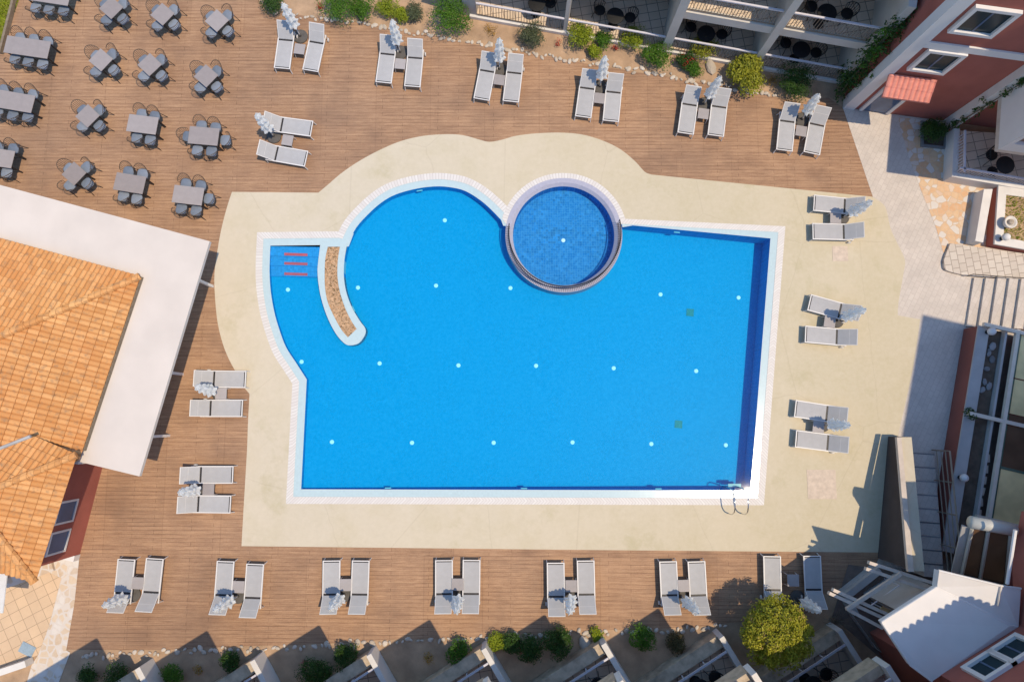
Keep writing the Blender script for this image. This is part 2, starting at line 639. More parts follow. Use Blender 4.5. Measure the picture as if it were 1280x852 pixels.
scene.cycles.transparent_max_bounces = 12
scene.cycles.use_denoising = True

# ------------------------------------------------------------------ outlines (pixels of the photograph)
def smooth(pts, n=4):
    """closed Catmull-Rom; a point given as (x, y, 1) stays a sharp corner"""
    out, m = [], len(pts)
    for i in range(m):
        p0, p1, p2, p3 = pts[i - 1], pts[i], pts[(i + 1) % m], pts[(i + 2) % m]
        a, b = len(p1) > 2, len(p2) > 2
        for k in range(n):
            t = k / n
            if a and b:
                q = [p1[j] + (p2[j] - p1[j]) * t for j in (0, 1)]
            else:
                P0 = p1 if a else p0
                P3 = p2 if b else p3
                q = [.5 * (2 * p1[j] + (p2[j] - P0[j]) * t + (2 * P0[j] - 5 * p1[j] + 4 * p2[j] - P3[j]) * t * t + (3 * p1[j] - P0[j] - 3 * p2[j] + P3[j]) * t ** 3) for j in (0, 1)]
            if a and b and k:
                continue
            out.append((q[0], q[1]))
    return out


JC, JR_IN, JR_OUT = (704.7, 293.5), 63.5, 73.0


def arc(c, r, a0, a1, n):
    return [(c[0] + r * math.cos(R(a0 + (a1 - a0) * i / n)), c[1] + r * math.sin(R(a0 + (a1 - a0) * i / n))) for i in range(n + 1)]


main_arc = [(434.5, 306, 1), (445, 285), (460, 268), (477, 253), (495, 243), (520, 236), (545, 233), (565, 234.5), (582, 239), (600, 250), (615, 263), (632, 281, 1)]
jac_under = [(p[0], p[1], 1) for p in arc(JC, JR_OUT, 190, 350, 2)][:0]
pool_px = smooth(
    [(338, 307, 1), (401, 308.5, 1), (398, 326), (397, 340), (399, 360), (403, 378), (410, 398), (420, 417), (430, 428.5), (438, 431.5), (449, 428.5), (456.5, 418), (456.5, 410), (450, 401), (440, 384), (433, 365), (430, 346), (430.5, 326)]
    + main_arc
    + [(778, 279.5, 1), (963, 298, 1), (938, 612.5, 1), (376.5, 611, 1), (383.5, 474, 1), (370, 453), (357.5, 433.5), (349, 411), (343, 390), (338.5, 364), (337, 338)]
)
outer_px = smooth(
    [(330, 300, 1), (428, 301, 1)] + [(434, 288), (445, 271), (460, 254), (480, 240), (502, 231), (525, 226), (548, 224), (570, 225), (588, 231), (605, 241), (618, 252), (630, 262, 1)]
    + [(780, 266, 1), (975, 285, 1), (962, 445, 1), (949, 627, 1), (364, 625, 1), (371, 480, 1), (358, 460), (346, 440), (337, 415), (331, 390), (327, 362), (326, 335)]
)
deck_px = smooth(
    [(290, 240, 1), (398, 241, 1), (410, 231), (425, 218), (445, 204), (470, 190), (500, 177), (530, 170), (560, 168), (580, 169.5), (600, 175), (612, 177.5), (627, 175), (645, 170), (670, 167), (700, 166), (725, 168), (745, 173), (765, 181), (780, 190), (795, 203), (806, 215), (815, 218.5, 1), (1090, 246, 1), (1106, 258), (1113, 285), (1122, 305), (1131, 325), (1129, 343), (1123, 378), (1122, 394, 1), (1150, 399, 1), (1141, 460), (1122, 545, 1), (1130, 600, 1), (1103, 690, 1), (700, 686.5, 1), (302, 682, 1), (305, 628), (309, 560), (310, 530), (312, 492, 1), (306, 485, 1), (295, 465), (285, 446), (277, 424), (271, 395), (268, 350), (271, 320), (276, 290), (283, 262)]
)
wood_px = [(-140, -60), (318, -60), (318, -5), (335, 13), (400, 23), (450, 29), (525, 42), (600, 57), (650, 65), (700, 73), (740, 81), (800, 91), (870, 102), (930, 113), (960, 120), (1000, 128), (1035, 122), (1053, 134), (1056, 142), (1092, 247), (1100, 400), (1100, 695), (1075, 742), (1030, 742), (1000, 775), (920, 777), (870, 783), (820, 785), (760, 787), (700, 790), (620, 794), (560, 797), (500, 798), (420, 803), (360, 806), (300, 807), (230, 811), (160, 812), (83, 811), (92, 755), (100, 693), (105, 600), (60, 560), (-140, 300)]

DECK = [p.xy for p in WP(deck_px)]
WOOD = [p.xy for p in WP(wood_px)]


def inset(loop, d):
    """offset of a closed outline; d > 0 grows it"""
    n = len(loop)
    dd = d if isinstance(d, list) else [d] * n
    ar = sum(loop[i][0] * loop[(i + 1) % n][1] - loop[(i + 1) % n][0] * loop[i][1] for i in range(n))
    sgn = 1 if ar > 0 else -1
    out = []
    for i in range(n):
        a, b, c = Vector(loop[i - 1]), Vector(loop[i]), Vector(loop[(i + 1) % n])
        d1, d2 = (b - a).normalized(), (c - b).normalized()
        n1, n2 = Vector((d1.y, -d1.x)) * sgn, Vector((d2.y, -d2.x)) * sgn
        m = n1 + n2
        m = n1 if m.length < .05 else m / max(.4, (1 + n1.dot(n2)))
        out.append(b + m * dd[i])
    return out


def circ(c, r, n=64):
    return [Vector((c.x + r * math.cos(2 * math.pi * i / n), c.y + r * math.sin(2 * math.pi * i / n))) for i in range(n)]


JW = W(*JC)
PXM = (W(JC[0] + 10, JC[1]) - JW).length / 10
RI, RO = JR_IN * PXM, JR_OUT * PXM


def around(px, a0, a1, r, n=28):
    """world outline of a pixel loop whose run from (632, 281) to (778, 279.5) follows the round pool"""
    w = [p.xy for p in WP(px)]
    k = min(range(len(px)), key=lambda i: (px[i][0] - 632) ** 2 + (px[i][1] - 281) ** 2)
    j = min(range(len(px)), key=lambda i: (px[i][0] - 778) ** 2 + (px[i][1] - 279.5) ** 2)
    ar_ = [Vector((JW.x + r * math.cos(R(a0 + (a1 - a0) * i / n)), JW.y + r * math.sin(R(a0 + (a1 - a0) * i / n)))) for i in range(n + 1)]
    return w[:k] + ar_ + w[j + 1:], (k, k + n)


POOL, _ = around(pool_px, 170.5, 370.8, RO - .02)
hole_px = smooth([(338, 307, 1), (434.5, 306, 1)] + main_arc[1:] + [(778, 279.5, 1), (963, 298, 1), (938, 612.5, 1), (376.5, 611, 1), (383.5, 474, 1), (370, 453), (357.5, 433.5), (349, 411), (343, 390), (338.5, 364), (337, 338)])
HOLE, (ka, kb) = around(hole_px, 170.5, 10.8, RO - .02)
onarc = lambda i: ka <= i <= kb
OUTER = inset(HOLE, [.24 if onarc(i) else .56 for i in range(len(HOLE))])
GI = inset(HOLE, [.02 if onarc(i) else .29 for i in range(len(HOLE))])

# ------------------------------------------------------------------ the ground
mb = MB(); mb.sheet([(-300, -300), (300, -300), (300, 300), (-300, 300)], [OUTER], -.012)
tag(mb.build("garden_ground", MAT["soil"]), kind="structure")
mb = MB(); mb.sheet(WOOD, [OUTER], 0)
tag(mb.build("wooden_deck_ground", MAT["deck"]), kind="structure")
mb = MB(); mb.sheet(DECK, [OUTER], .010)
# a low edge so that the cast concrete has a thickness
n0 = len(DECK)
mb.add([Vector((p.x, p.y, .010)) for p in DECK] + [Vector((p.x, p.y, -.01)) for p in DECK], [(i, (i + 1) % n0, n0 + (i + 1) % n0, n0 + i) for i in range(n0)])
tag(mb.build("pool_deck_pavement", MAT["concrete"]), kind="structure")

# coping: pale gutter tiles beside the water, grating outside
mb = MB(); n0 = len(HOLE)
mb.v = [Vector((p[0], p[1], .004)) for p in HOLE] + [Vector((p[0], p[1], .004)) for p in OUTER]
for i in range(n0):
    j = (i + 1) % n0
    q = (i, j, n0 + j, n0 + i)
    a, b, c = (mb.v[k_] for k_ in q[:3])
    mb.f.append(q if (b - a).cross(c - a).z > 0 else q[::-1])
for i, q_ in enumerate(mb.v):
    q_.z += .0007 * ((i % n0) % 6)
for pp in ([(424, 294), (438, 284), (442, 292), (436, 308), (426, 309)], [(622, 263), (634, 254), (643, 268), (637, 285), (629, 282)], [(776, 270), (786, 262), (790, 282), (778, 284)]):
    mb.sheet([p.xy for p in WP(pp)], [], .002)
# the spit's root closes the gap between the gutter and the planter
tag(mb.build("pool_gutter_pavement", MAT["cyan"]), kind="structure")

# grating strip: inner line is the outer outline shrunk, with arc length as u
mb = MB(); uv = []
n0 = len(OUTER); run = 0
for i in range(n0 + 1):
    a, b = OUTER[i % n0], GI[i % n0]
    if i:
        run += (Vector(a) - Vector(OUTER[i - 1])).length
    mb.v += [Vector((a[0], a[1], .014)), Vector((b[0], b[1], .014))]
    uv += [(run, .3), (run, .02)]
for i in range(n0):
    q = (2 * i, 2 * i + 1, 2 * i + 3, 2 * i + 2)
    a, b, c = (mb.v[j] for j in q[:3])
    mb.f.append(q if (b - a).cross(c - a).z > 0 else q[::-1])
for i, q_ in enumerate(mb.v):
    q_.z += .0007 * ((i // 2) % 6)
tag(mb.build("pool_grating_pavement", MAT["grate"], uv=uv), kind="structure")

# basin: the floor falls from the entry steps to the far end
DEPTH = 1.15
def dep(x):
    return max(.2, min(.95, .22 + .70 * (x + 9.5) / 19.6))


def floor_at(px, py, lift=.002):
    d = .5
    for _ in range(4):
        p = W(px, py, -d + lift)
        d = dep(p.x)
    return W(px, py, -d + lift)


mb = MB(); n0 = len(POOL)
mb.add([Vector((p[0], p[1], .004)) for p in POOL] + [Vector((p[0], p[1], -dep(p[0]))) for p in POOL], [(i, (i + 1) % n0, n0 + (i + 1) % n0, n0 + i) for i in range(n0)])
nb = len(mb.v)
mb.sheet(POOL, [], -DEPTH)
for q_ in mb.v[nb:]:
    q_.z = -dep(q_.x)
tag(mb.build("pool_basin_surface", MAT["pool"]), kind="structure")
mb = MB(); mb.sheet(POOL, [], -.035)
tag(mb.build("pool_water", MAT["water"]), kind="structure")

# lawn, paths, patio
mb = MB(); mb.sheet([p.xy for p in WP([(-140, -60), (26, -60), (24, 0), (2, 62), (-140, 120)])], [], .006)
tag(mb.build("lawn_ground", MAT["lawn"]), kind="structure")
mb = MB(); mb.sheet([p.xy for p in WP([(1053.5, 134.5), (1190, 153), (1190, 300), (1420, 320), (1420, 720), (1060, 780), (1100, 694), (1100, 420), (1091, 246)])], [], .005)
tag(mb.build("stone_path", MAT["path"]), kind="structure")
mb = MB(); mb.sheet([p.xy for p in WP([(1122, 147), (1190, 153), (1186, 224), (1246, 233), (1240, 307), (1179, 316), (1170, 285), (1152, 240), (1137, 200), (1128, 170)])], [], .012)
tag(mb.build("patio_pavement", MAT["patio"]), kind="structure")
mb = MB(); mb.sheet([p.xy for p in WP([(-90, 705), (55, 712), (77, 722), (62, 780), (48, 818), (-90, 870)])], [], .012)
tag(mb.build("terrace_tile_pavement", MAT["tiles"]), kind="structure")
mb = MB(); mb.sheet([p.xy for p in WP([(40, 690), (100, 690), (93, 755), (83, 812), (88, 815), (55, 900), (20, 900), (40, 830), (48, 818), (62, 780), (77, 722), (55, 712)])], [], .008)
tag(mb.build("crazy_paving_path", MAT["crazy"]), kind="structure")

# lawn edge: a raised dark strip for the kerb and its shadow
mb = MB()
a, b = W(27, -30), W(2, 68)
d = (b - a).normalized(); nn = Vector((-d.y, d.x, 0))
mb.hexa([a, a + nn * .1, b + nn * .1, b], [q + Vector((0, 0, .22)) for q in (a, a + nn * .1, b + nn * .1, b)])
tag(mb.build("lawn_edging", MAT["twig"]), "dark edging between the lawn and the dining deck", "edging")

# grass blades of the lawn corner (nobody could count them)
def grass(name, poly, z, n, m, h=.09, seed=1):
    r = random.Random(seed)
    xs, ys = [p[0] for p in poly], [p[1] for p in poly]
    k = MB()

    def inside(x, y):
        c = False
        for i in range(len(poly)):
            (x1, y1), (x2, y2) = poly[i], poly[i - 1]
            if (y1 > y) != (y2 > y) and x < (x2 - x1) * (y - y1) / (y2 - y1) + x1:
                c = not c
        return c
    t = 0
    while t < n:
        x, y = r.uniform(min(xs), max(xs)), r.uniform(min(ys), max(ys))
        if not inside(x, y):
            continue
        t += 1
        a = r.uniform(0, 6.28); w = .012 + r.random() * .012; hh = h * r.uniform(.5, 1.3)
        dx, dy = math.cos(a), math.sin(a)
        l = r.uniform(.3, 1.0) * hh
        p = Vector((x, y, z))
        k.add([p + Vector((-dy * w, dx * w, 0)), p + Vector((dy * w, -dx * w, 0)), p + Vector((dx * l, dy * l, hh))], [(0, 1, 2)])
    return k.build(name, m)


lawn_poly = [tuple(p.xy) for p in WP([(-20, -20), (25, -20), (24, 0), (2, 62), (-20, 75)])]
tag(grass("lawn_grass", lawn_poly, .006, 3500, MAT["L_yellow"]), "short yellowish grass in the deck corner beyond the edging", "grass", kind="stuff")

# ------------------------------------------------------------------ the round pool
rp = thing("round_pool", "round paddling pool with lilac tiled rim set into the big pool", "round pool", (JW.x, JW.y, 0))
mb = MB(); NJ = 72
ci, co = circ(JW, RI, NJ), circ(JW, RO, NJ)
cm = circ(JW, RI + .12, NJ)
for i in range(NJ):
    j = (i + 1) % NJ
    P = lambda c, q, z: Vector((c[q].x, c[q].y, z))
    mb.add([P(ci, i, -.10), P(ci, j, -.10), P(cm, j, .03), P(cm, i, .03), P(co, j, .03), P(co, i, .03), P(co, j, -DEPTH), P(co, i, -DEPTH)],
           [(0, 3, 2, 1), (3, 5, 4, 2), (5, 7, 6, 4)])
mb.build("rim", MAT["lilac"], rp)
mb = MB()
for i in range(NJ):
    j = (i + 1) % NJ
    mb.add([Vector((ci[i].x, ci[i].y, -.10)), Vector((ci[j].x, ci[j].y, -.10)), Vector((ci[j].x, ci[j].y, -.62)), Vector((ci[i].x, ci[i].y, -.62))], [(0, 1, 2, 3)])
mb.sheet(ci, [], -.62)
mb.build("basin", MAT["round"], rp)
mb = MB(); mb.sheet(circ(JW, RI + .01, NJ), [], -.09)
mb.build("water", MAT["water2"], rp)
k = MB()
for i in range(110):
    t = R(172 + 200 * i / 109)
    dr_ = Vector((math.cos(t), math.sin(t), 0)); tn = Vector((-dr_.y, dr_.x, 0)) * .016
    p0, p1 = JW + dr_ * (RI + .135), JW + dr_ * (RO - .02)
    q_ = [Vector((p.x, p.y, .031)) for p in (p0 - tn, p1 - tn, p1 + tn, p0 + tn)]
    k.hexa(q_, [p + Vector((0, 0, .006)) for p in q_])
k.build("drain_slots", MAT["slot"], rp)["kind"] = "stuff"
# railing along the rim over the deep pool
rl = MB(); arcp = []
for i in range(49):
    t = R(172 + (372 - 172) * i / 48)
    arcp.append(Vector((JW.x + (RI + .17) * math.cos(t), JW.y + (RI + .17) * math.sin(t), 0)))
rl.tube([p + Vector((0, 0, .58)) for p in arcp], .022, 5)
rl.tube([p + Vector((0, 0, .12)) for p in arcp], .012, 5)
rail = rl.build("railing", MAT["metal"], rp)
bm_ = MB()
for i in range(0, 97):
    t = R(172 + 200 * i / 96)
    q = Vector((JW.x + (RI + .17) * math.cos(t), JW.y + (RI + .17) * math.sin(t), 0))
    bm_.tube([q + Vector((0, 0, .03)), q + Vector((0, 0, .58))], .011, 4)
bm_.build("baluster", MAT["metal"], rail)["kind"] = "stuff"

# planter peninsula in the water
pl_outer = smooth([(401, 302, 1), (398, 326), (397, 340), (399, 360), (403, 378), (410, 398), (420, 417), (430, 428.5), (438, 431.5), (449, 428.5), (456.5, 418), (456.5, 410), (450, 401), (440, 384), (433, 365), (430, 346), (430.5, 326), (434.5, 302, 1)])
pl_in = smooth([(410, 308.5, 1), (425, 308.5, 1), (422.5, 325), (422, 345), (425, 365), (432, 386), (440, 402), (446, 411, 1), (435, 421.5, 1), (427, 412), (418, 396), (410, 378), (406.5, 360), (406, 340), (407, 322)])
pc = W(425, 365)
pl = thing("pool_planter", "curved planter spit of dry plants reaching into the big pool", "planter", pc)
mb = MB(); o_, i_ = [p.xy for p in WP(pl_outer)], [p.xy for p in WP(pl_in)]
mb.sheet(o_, [i_], .020)
n0 = len(o_)
mb.add([Vector((p.x, p.y, .020)) for p in o_] + [Vector((p.x, p.y, -DEPTH)) for p in o_], [(i, (i + 1) % n0, n0 + (i + 1) % n0, n0 + i) for i in range(n0)])
mb.build("coping", MAT["cyan"], pl)
mb = MB(); mb.sheet(i_, [], -.02)
n0 = len(i_)
mb.add([Vector((p.x, p.y, .020)) for p in i_] + [Vector((p.x, p.y, -.03)) for p in i_], [(i, (i + 1) % n0, n0 + (i + 1) % n0, n0 + i) for i in range(n0)])
mb.build("soil", MAT["dry"], pl)
g = grass("dried_stalks", [tuple(p) for p in i_], -.02, 260, MAT["L_brown"], .07, 3)
g2 = grass("dead_leaves", [tuple(p) for p in i_], -.02, 900, M("straw", (.56, .37, .22), .3, 9, .9, 0, 0), .05, 4)
for q in (g, g2):
    for v in q.data.vertices:
        v.co -= pc
    q.parent = pl
    q["kind"] = "stuff"

# entry steps with red treads
sp = thing("pool_steps", "submerged blue entry steps with three red tread strips", "steps", W(369, 325))
ys = [307.5, 319.5, 331, 344]
for k in range(3):
    z1 = -.05 - .05 * k
    xr = [400, 398, 397.5][k]
    xl = [337.5, 336.8, 336.6][k]
    q = WP([(xl, ys[k] - (1 if k else 0)), (xr, ys[k] + (1.2 if True else 0)), (xr - .6, ys[k + 1] + 1.4), (xl - .2, ys[k + 1])], 0)
    mb = MB(); mb.prism(q, -DEPTH, z1)
    st = mb.build("step", MAT["poolstep"], sp)
    a, b = W(355.5, ys[k + 1] - 3.6, z1), W(384.5, ys[k + 1] - 2.6, z1)
    mb = MB(); mb.hexa([a, b, b + Vector((0, -.11, 0)), a + Vector((0, -.11, 0))][::-1], [w_ + Vector((0, 0, .012)) for w_ in [a, b, b + Vector((0, -.11, 0)), a + Vector((0, -.11, 0))][::-1]])
    mb.build("tread_strip", MAT["strip"], st)

# floor inlets
dots = [("upper row, first from the entry steps", 360, 362), ("upper row beside the planter", 447.5, 359.5), ("upper row, below the round arc", 545, 357), ("upper row below the railing", 638, 360), ("alone in the round arc", 556, 275.5),
        ("upper row, third from the dark end wall", 825.5, 368), ("upper row, beside the dark end wall", 923, 372),
        ("middle row, at the curved wall", 377, 452), ("middle row, second from the curved wall", 474.5, 454), ("middle row, third from the curved wall", 573, 456.5), ("middle row, fourth from the curved wall", 670, 457), ("middle row, fifth from the curved wall", 767, 460), ("middle row, sixth from the curved wall", 870, 463.5),
        ("lower row, first from the short end", 415, 552), ("lower row, second from the short end", 515, 553), ("lower row, third from the short end", 617, 553), ("lower row, fourth from the short end", 715.5, 552.5), ("lower row, fifth from the short end", 814, 554.5), ("lower row, near the ladder", 907, 556)]
mb = MB(); mb.lathe([(.085, 0), (.085, .02), (.06, .035)], 12)
proto = tag(mb.build("pool_inlet", MAT["lightdot"]), "x", "inlet", "round inlets on the pool floor")
mk = Maker(proto)
for t_, x, y in dots:
    mk("small white floor inlet, " + t_, floor_at(x, y))
mk("small white inlet in the middle of the round pool floor", W(704, 300.5, -.618))
mb = MB(); mb.box(-.15, .15, -.15, .15, 0, .02)
proto = tag(mb.build("pool_drain", MAT["drain"]), "x", "drain", "green drains on the pool floor")
mk = Maker(proto)
mk("square green floor drain nearer the round pool", floor_at(862.5, 390.5), R(-5))
mk("square green floor drain nearer the ladder", floor_at(848, 530), R(-5))
# wall niches (slim white outlets under the water line)
mb = MB(); mb.box(-.12, .12, -.022, .022, -.025, .025)
proto = tag(mb.build("wall_outlet", MAT["outlet"]), "x", "outlet", "outlets in the pool wall")
mk = Maker(proto)
for t_, x, y, rz in (("in the curved wall at the top of the arc", 524.5, 238.5, 10), ("in the straight wall beside the round pool", 846, 290.5, -5), ("in the wall near the planter tip", 442, 386, -62), ("in the curved wall below the entry steps", 374.5, 460.5, -55), ("in the long wall, opposite the planter", 485, 609.5, 0), ("in the long wall, opposite the round pool", 655, 610, 0), ("in the long wall, towards the ladder", 823, 610.5, 0)):
    mk("slim white outlet " + t_, W(x, y, -.13), R(rz))

# ladder
ld = thing("pool_ladder", "steel pool ladder with two looped handrails at the corner", "ladder", W(920, 618))
for x0 in (909.5, 925.5):
    q = W(x0, 612.5)
    h = MB()
    prof_l = [(.10, -.7), (.10, .25), (.05, .62), (-.10, .80), (-.38, .85), (-.68, .76), (-.83, .52), (-.87, .25), (-.87, 0)]
    pl_ = [Vector((q.x, q.y + a_, b_)) for a_, b_ in prof_l]
    sm_ = []
    for i in range(len(pl_) - 1):
        p0, p1, p2, p3 = pl_[max(0, i - 1)], pl_[i], pl_[i + 1], pl_[min(len(pl_) - 1, i + 2)]
        for k_ in range(4):
            t_ = k_ / 4
            sm_.append(.5 * (2 * p1 + (p2 - p0) * t_ + (2 * p0 - 5 * p1 + 4 * p2 - p3) * t_ ** 2 + (3 * p1 - p0 - 3 * p2 + p3) * t_ ** 3))
    h.tube(sm_ + [pl_[-1]], .023, 7)
    h.build("handrail", MAT["steel"], ld, True)
for zz, yy in ((-.15, 608), (-.45, 608)):
    mb = MB()
    a, b = W(910, yy, zz), W(926, yy, zz)
    mb.hexa([a, b, b + Vector((0, .12, 0)), a + Vector((0, .12, 0))], [q + Vector((0, 0, .03)) for q in (a, b, b + Vector((0, .12, 0)), a + Vector((0, .12, 0)))])
    mb.build("tread", MAT["rail_dull"], ld)

# covers in the concrete
for lab, x, y, s_ in (("large pinkish square cover slab near the ladder corner", 1027, 605, 1.12), ("small pinkish square cover slab by the top loungers", 1050, 317, .62)):
    p = W(x, y)
    mb = MB(); mb.box(p.x - s_ / 2, p.x + s_ / 2, p.y - s_ / 2, p.y + s_ / 2, .0, .02)
    o = mb.build("access_cover", MAT["cover"])
    tag(o, lab, "cover", "cover slabs in the pool deck")

# ------------------------------------------------------------------ loungers
lg = thing("sun_lounger", "x", "sun lounger", group="sun loungers around the pool")
hw = .315
fr = MB()
for sx in (-1, 1):
    fr.box(sx * hw - .02, sx * hw + .02, -1.27, .36, .30, .345)
fr.box(-hw + .02, hw - .02, -1.27, -1.235, .30, .343)
fr.box(-hw + .02, hw - .02, -.02, .015, .285, .315)
fr.build("frame", MAT["frame"], lg)
for sx in (-1, 1):
    for y0, y1 in ((-1.24, -1.30), (.33, .36)):
        mb = MB(); mb.tube([(sx * hw, y0, .302), (sx * (hw + .015), y1, 0)], .019, 6)
        mb.build("leg", MAT["frame"], lg)
mb = MB()
NS = 8
vsn = []
for i in range(NS + 1):
    y = -1.195 + (1.195 - .066) * i / NS
    sag = -.018 * math.sin(math.pi * i / NS)
    vsn.append((y, .338 + sag))
for i in range(NS):
    (y0, z0), (y1, z1) = vsn[i], vsn[i + 1]
    mb.hexa([(-hw + .022, y0, z0 - .012), (hw - .022, y0, z0 - .012), (hw - .022, y1, z1 - .012), (-hw + .022, y1, z1 - .012)], [(-hw + .022, y0, z0), (hw - .022, y0, z0), (hw - .022, y1, z1), (-hw + .022, y1, z1)])
mb.build("seat", MAT["sling"], lg)
mb = MB(); mb.box(-hw + .021, hw - .021, -.062, .006, .316, .326)  # dark strips stand in for the shaded gaps at hinge and foot
mb.build("gap_shade_strip", MAT["metal"], lg)
mb = MB(); mb.box(-hw + .021, hw - .021, -1.234, -1.198, .316, .326)
mb.build("gap_shade_strip", MAT["metal"], lg)
bl, ba = .71, R(37)
by, bz = math.cos(ba), math.sin(ba)
mb = MB()
P = lambda s, t, o_=0: Vector((s, .012 + t * by - o_ * bz, .340 + t * bz + o_ * by))
mb.hexa([P(-hw + .022, 0, -.012), P(hw - .022, 0, -.012), P(hw - .022, bl - .03, -.012), P(-hw + .022, bl - .03, -.012)], [P(-hw + .022, 0), P(hw - .022, 0), P(hw - .022, bl - .03), P(-hw + .022, bl - .03)])
bk = mb.build("backrest", MAT["sling"], lg)
mb = MB()
for s0, s1, t0, t1 in ((-hw - .002, -hw + .02, 0, bl), (hw - .02, hw + .002, 0, bl), (-hw + .02, hw - .02, bl - .03, bl)):
    mb.hexa([P(s0, t0, -.02), P(s1, t0, -.02), P(s1, t1, -.02), P(s0, t1, -.02)], [P(s0, t0, .004), P(s1, t0, .004), P(s1, t1, .004), P(s0, t1, .004)])
mb.build("backrest_frame", MAT["frame"], bk)
mb = MB()
mb.tube([(-hw + .03, .30, .315), (-hw + .03, .012 + .42 * by, .34 + .40 * bz)], .012, 5)
mb.tube([(hw - .03, .30, .315), (hw - .03, .012 + .42 * by, .34 + .40 * bz)], .012, 5)
mb.tube([(-hw + .03, .012 + .42 * by, .34 + .40 * bz), (hw - .03, .012 + .42 * by, .34 + .40 * bz)], .012, 5)
mb.build("backrest_support", MAT["frame"], lg)
mb = MB(); mb.tube([(hw + .03, .30, .08), (hw + .07, .30, .08)], .075, 12)
mb.build("wheel", MAT["frame"], lg)
mk_lounger = Maker(lg)

# side table
tb = thing("side_table", "x", "side table", group="side tables between the loungers")
mb = MB(); mb.box(-.22, .22, -.22, .22, .345, .372)
mb.build("table_top", MAT["tabletop"], tb, bevel=.006)
for sx in (-1, 1):
    for sy in (-1, 1):
        mb = MB(); mb.tube([(sx * .19, sy * .19, .346), (sx * .215, sy * .215, 0)], .014, 5)
        mb.build("leg", MAT["frame"], tb)
mk_table = Maker(tb)

# closed parasol (built upright; the whole thing leans a little with its pole)
ub = thing("closed_parasol", "x", "parasol", group="closed white parasols beside the loungers")
mb = MB(); mb.lathe([(.30, 0), (.30, .05), (.26, .075), (.06, .085), (.05, .2), (.03, .21)], 20)
ubase = mb.build("base_weight", MAT["weight"], ub)
mb = MB(); mb.tube([(0, 0, .08), (0, 0, 2.12)], .022, 8)
mb.build("pole", MAT["frame"], ub)
ru = random.Random(5)
ph = [ru.uniform(.7, 1.35) for _ in range(48)]
prof = [(.13, .80), (.22, .85), (.24, .92), (.16, 1.02), (.13, 1.18), (.21, 1.24), (.20, 1.31), (.14, 1.42), (.13, 1.54), (.19, 1.60), (.175, 1.67), (.11, 1.78), (.10, 1.88), (.135, 1.93), (.12, 2.0), (.07, 2.10), (.02, 2.18)]


NP = 26


def pleat(i, k, r):
    fold = 1 + .22 * math.cos(6 * 2 * math.pi * k / NP + i * .25)
    return .9 * r * fold * ru.uniform(.88, 1.14)


mb = MB(); mb.lathe(prof, NP, fn=pleat)
for i, q_ in enumerate(mb.v):
    q_.z += ru.uniform(-.03, .03) + (ru.uniform(-.05, .08) if i < NP else 0)
mb.build("canopy", MAT["canvas"], ub)
mb = MB(); mb.lathe([(.012, 2.16), (.028, 2.19), (.02, 2.23), (.004, 2.25)], 8)
mb.build("finial", MAT["frame"], ub)
mb = MB(); mb.lathe([(.12, 1.24), (.15, 1.25), (.15, 1.28), (.12, 1.29)], 24)
mb.build("tie_band", MAT["canvas"], ub)
mk_par = Maker(ub)

ORD = ["first", "second", "third", "fourth", "fifth", "sixth", "seventh", "eighth"]
PAIRS = []   # (phrase, first/second lounger words, two (foot, hinge), parasol base, parasol top)


def pair(phrase, w1, w2, l1, l2, base, top):
    PAIRS.append((phrase, w1, w2, l1, l2, base, top))


far, near = "farther from the red building", "nearer the red building"
top_data = [((352.5, 85.5), (357.5, 49), (388, 88.5), (396, 52), (375, 46), (353, 5)),
            ((479.5, 103), (484.5, 67), (515.5, 107.5), (519, 72), (500, 66), (490, 26)),
            ((602, 124), (609, 88), (638.5, 127), (643, 90), (624, 87), (624.5, 49)),
            ((729, 146), (734, 109.5), (763.5, 151), (767, 114.5), (750, 109), (756, 71)),
            ((857, 166.5), (862, 130), (894.5, 170), (899, 132), (880, 131), (901, 97)),
            ((980.5, 187.5), (984, 151), (1014.5, 192.5), (1021.5, 154), (1002.5, 150), (1022, 119))]
for i, d in enumerate(top_data):
    pair(f"{ORD[5 - i]} garden pair from the red building", far, near, d[0:2], d[2:4], d[4], d[5])
pair("pair beside the dining tables", "nearer the garden", "nearer the pool", ((389, 161), (351.5, 156)), ((382, 198.5), (345, 192)), (343, 170), (322, 143))
pair("pair beside the stone patio", "nearer the patio", "nearer the staircase", ((1017.5, 253.5), (1057, 257.5)), ((1016, 289), (1056, 290)), (1052, 271), (1089, 252))
pair("angled pair beyond the dark pool end", "nearer the patio", "nearer the staircase", ((1012.5, 378), (1050.5, 388.5)), ((1007.5, 417.5), (1046.5, 421)), (1045, 400), (1081, 385.5))
pair("pair nearest the staircase", "nearer the patio", "nearer the staircase", ((995, 510.5), (1034, 516.5)), ((996, 548), (1035, 553)), (1027.5, 530), (1061, 531.5))
pair("pair beside the white canopy", "nearer the canopy corner", "nearer the red wall", ((305.5, 474), (267.5, 473.5)), ((302, 510), (262.5, 510)), (275, 491.5), (246, 482))
pair("pair beside the red wall windows", "nearer the canopy", "nearer the tiled paving", ((290.5, 593), (250, 593)), ((287, 630), (247.5, 629.5)), (256, 611), (225, 615))
near_, far_ = "nearer the annex", "farther from the annex"
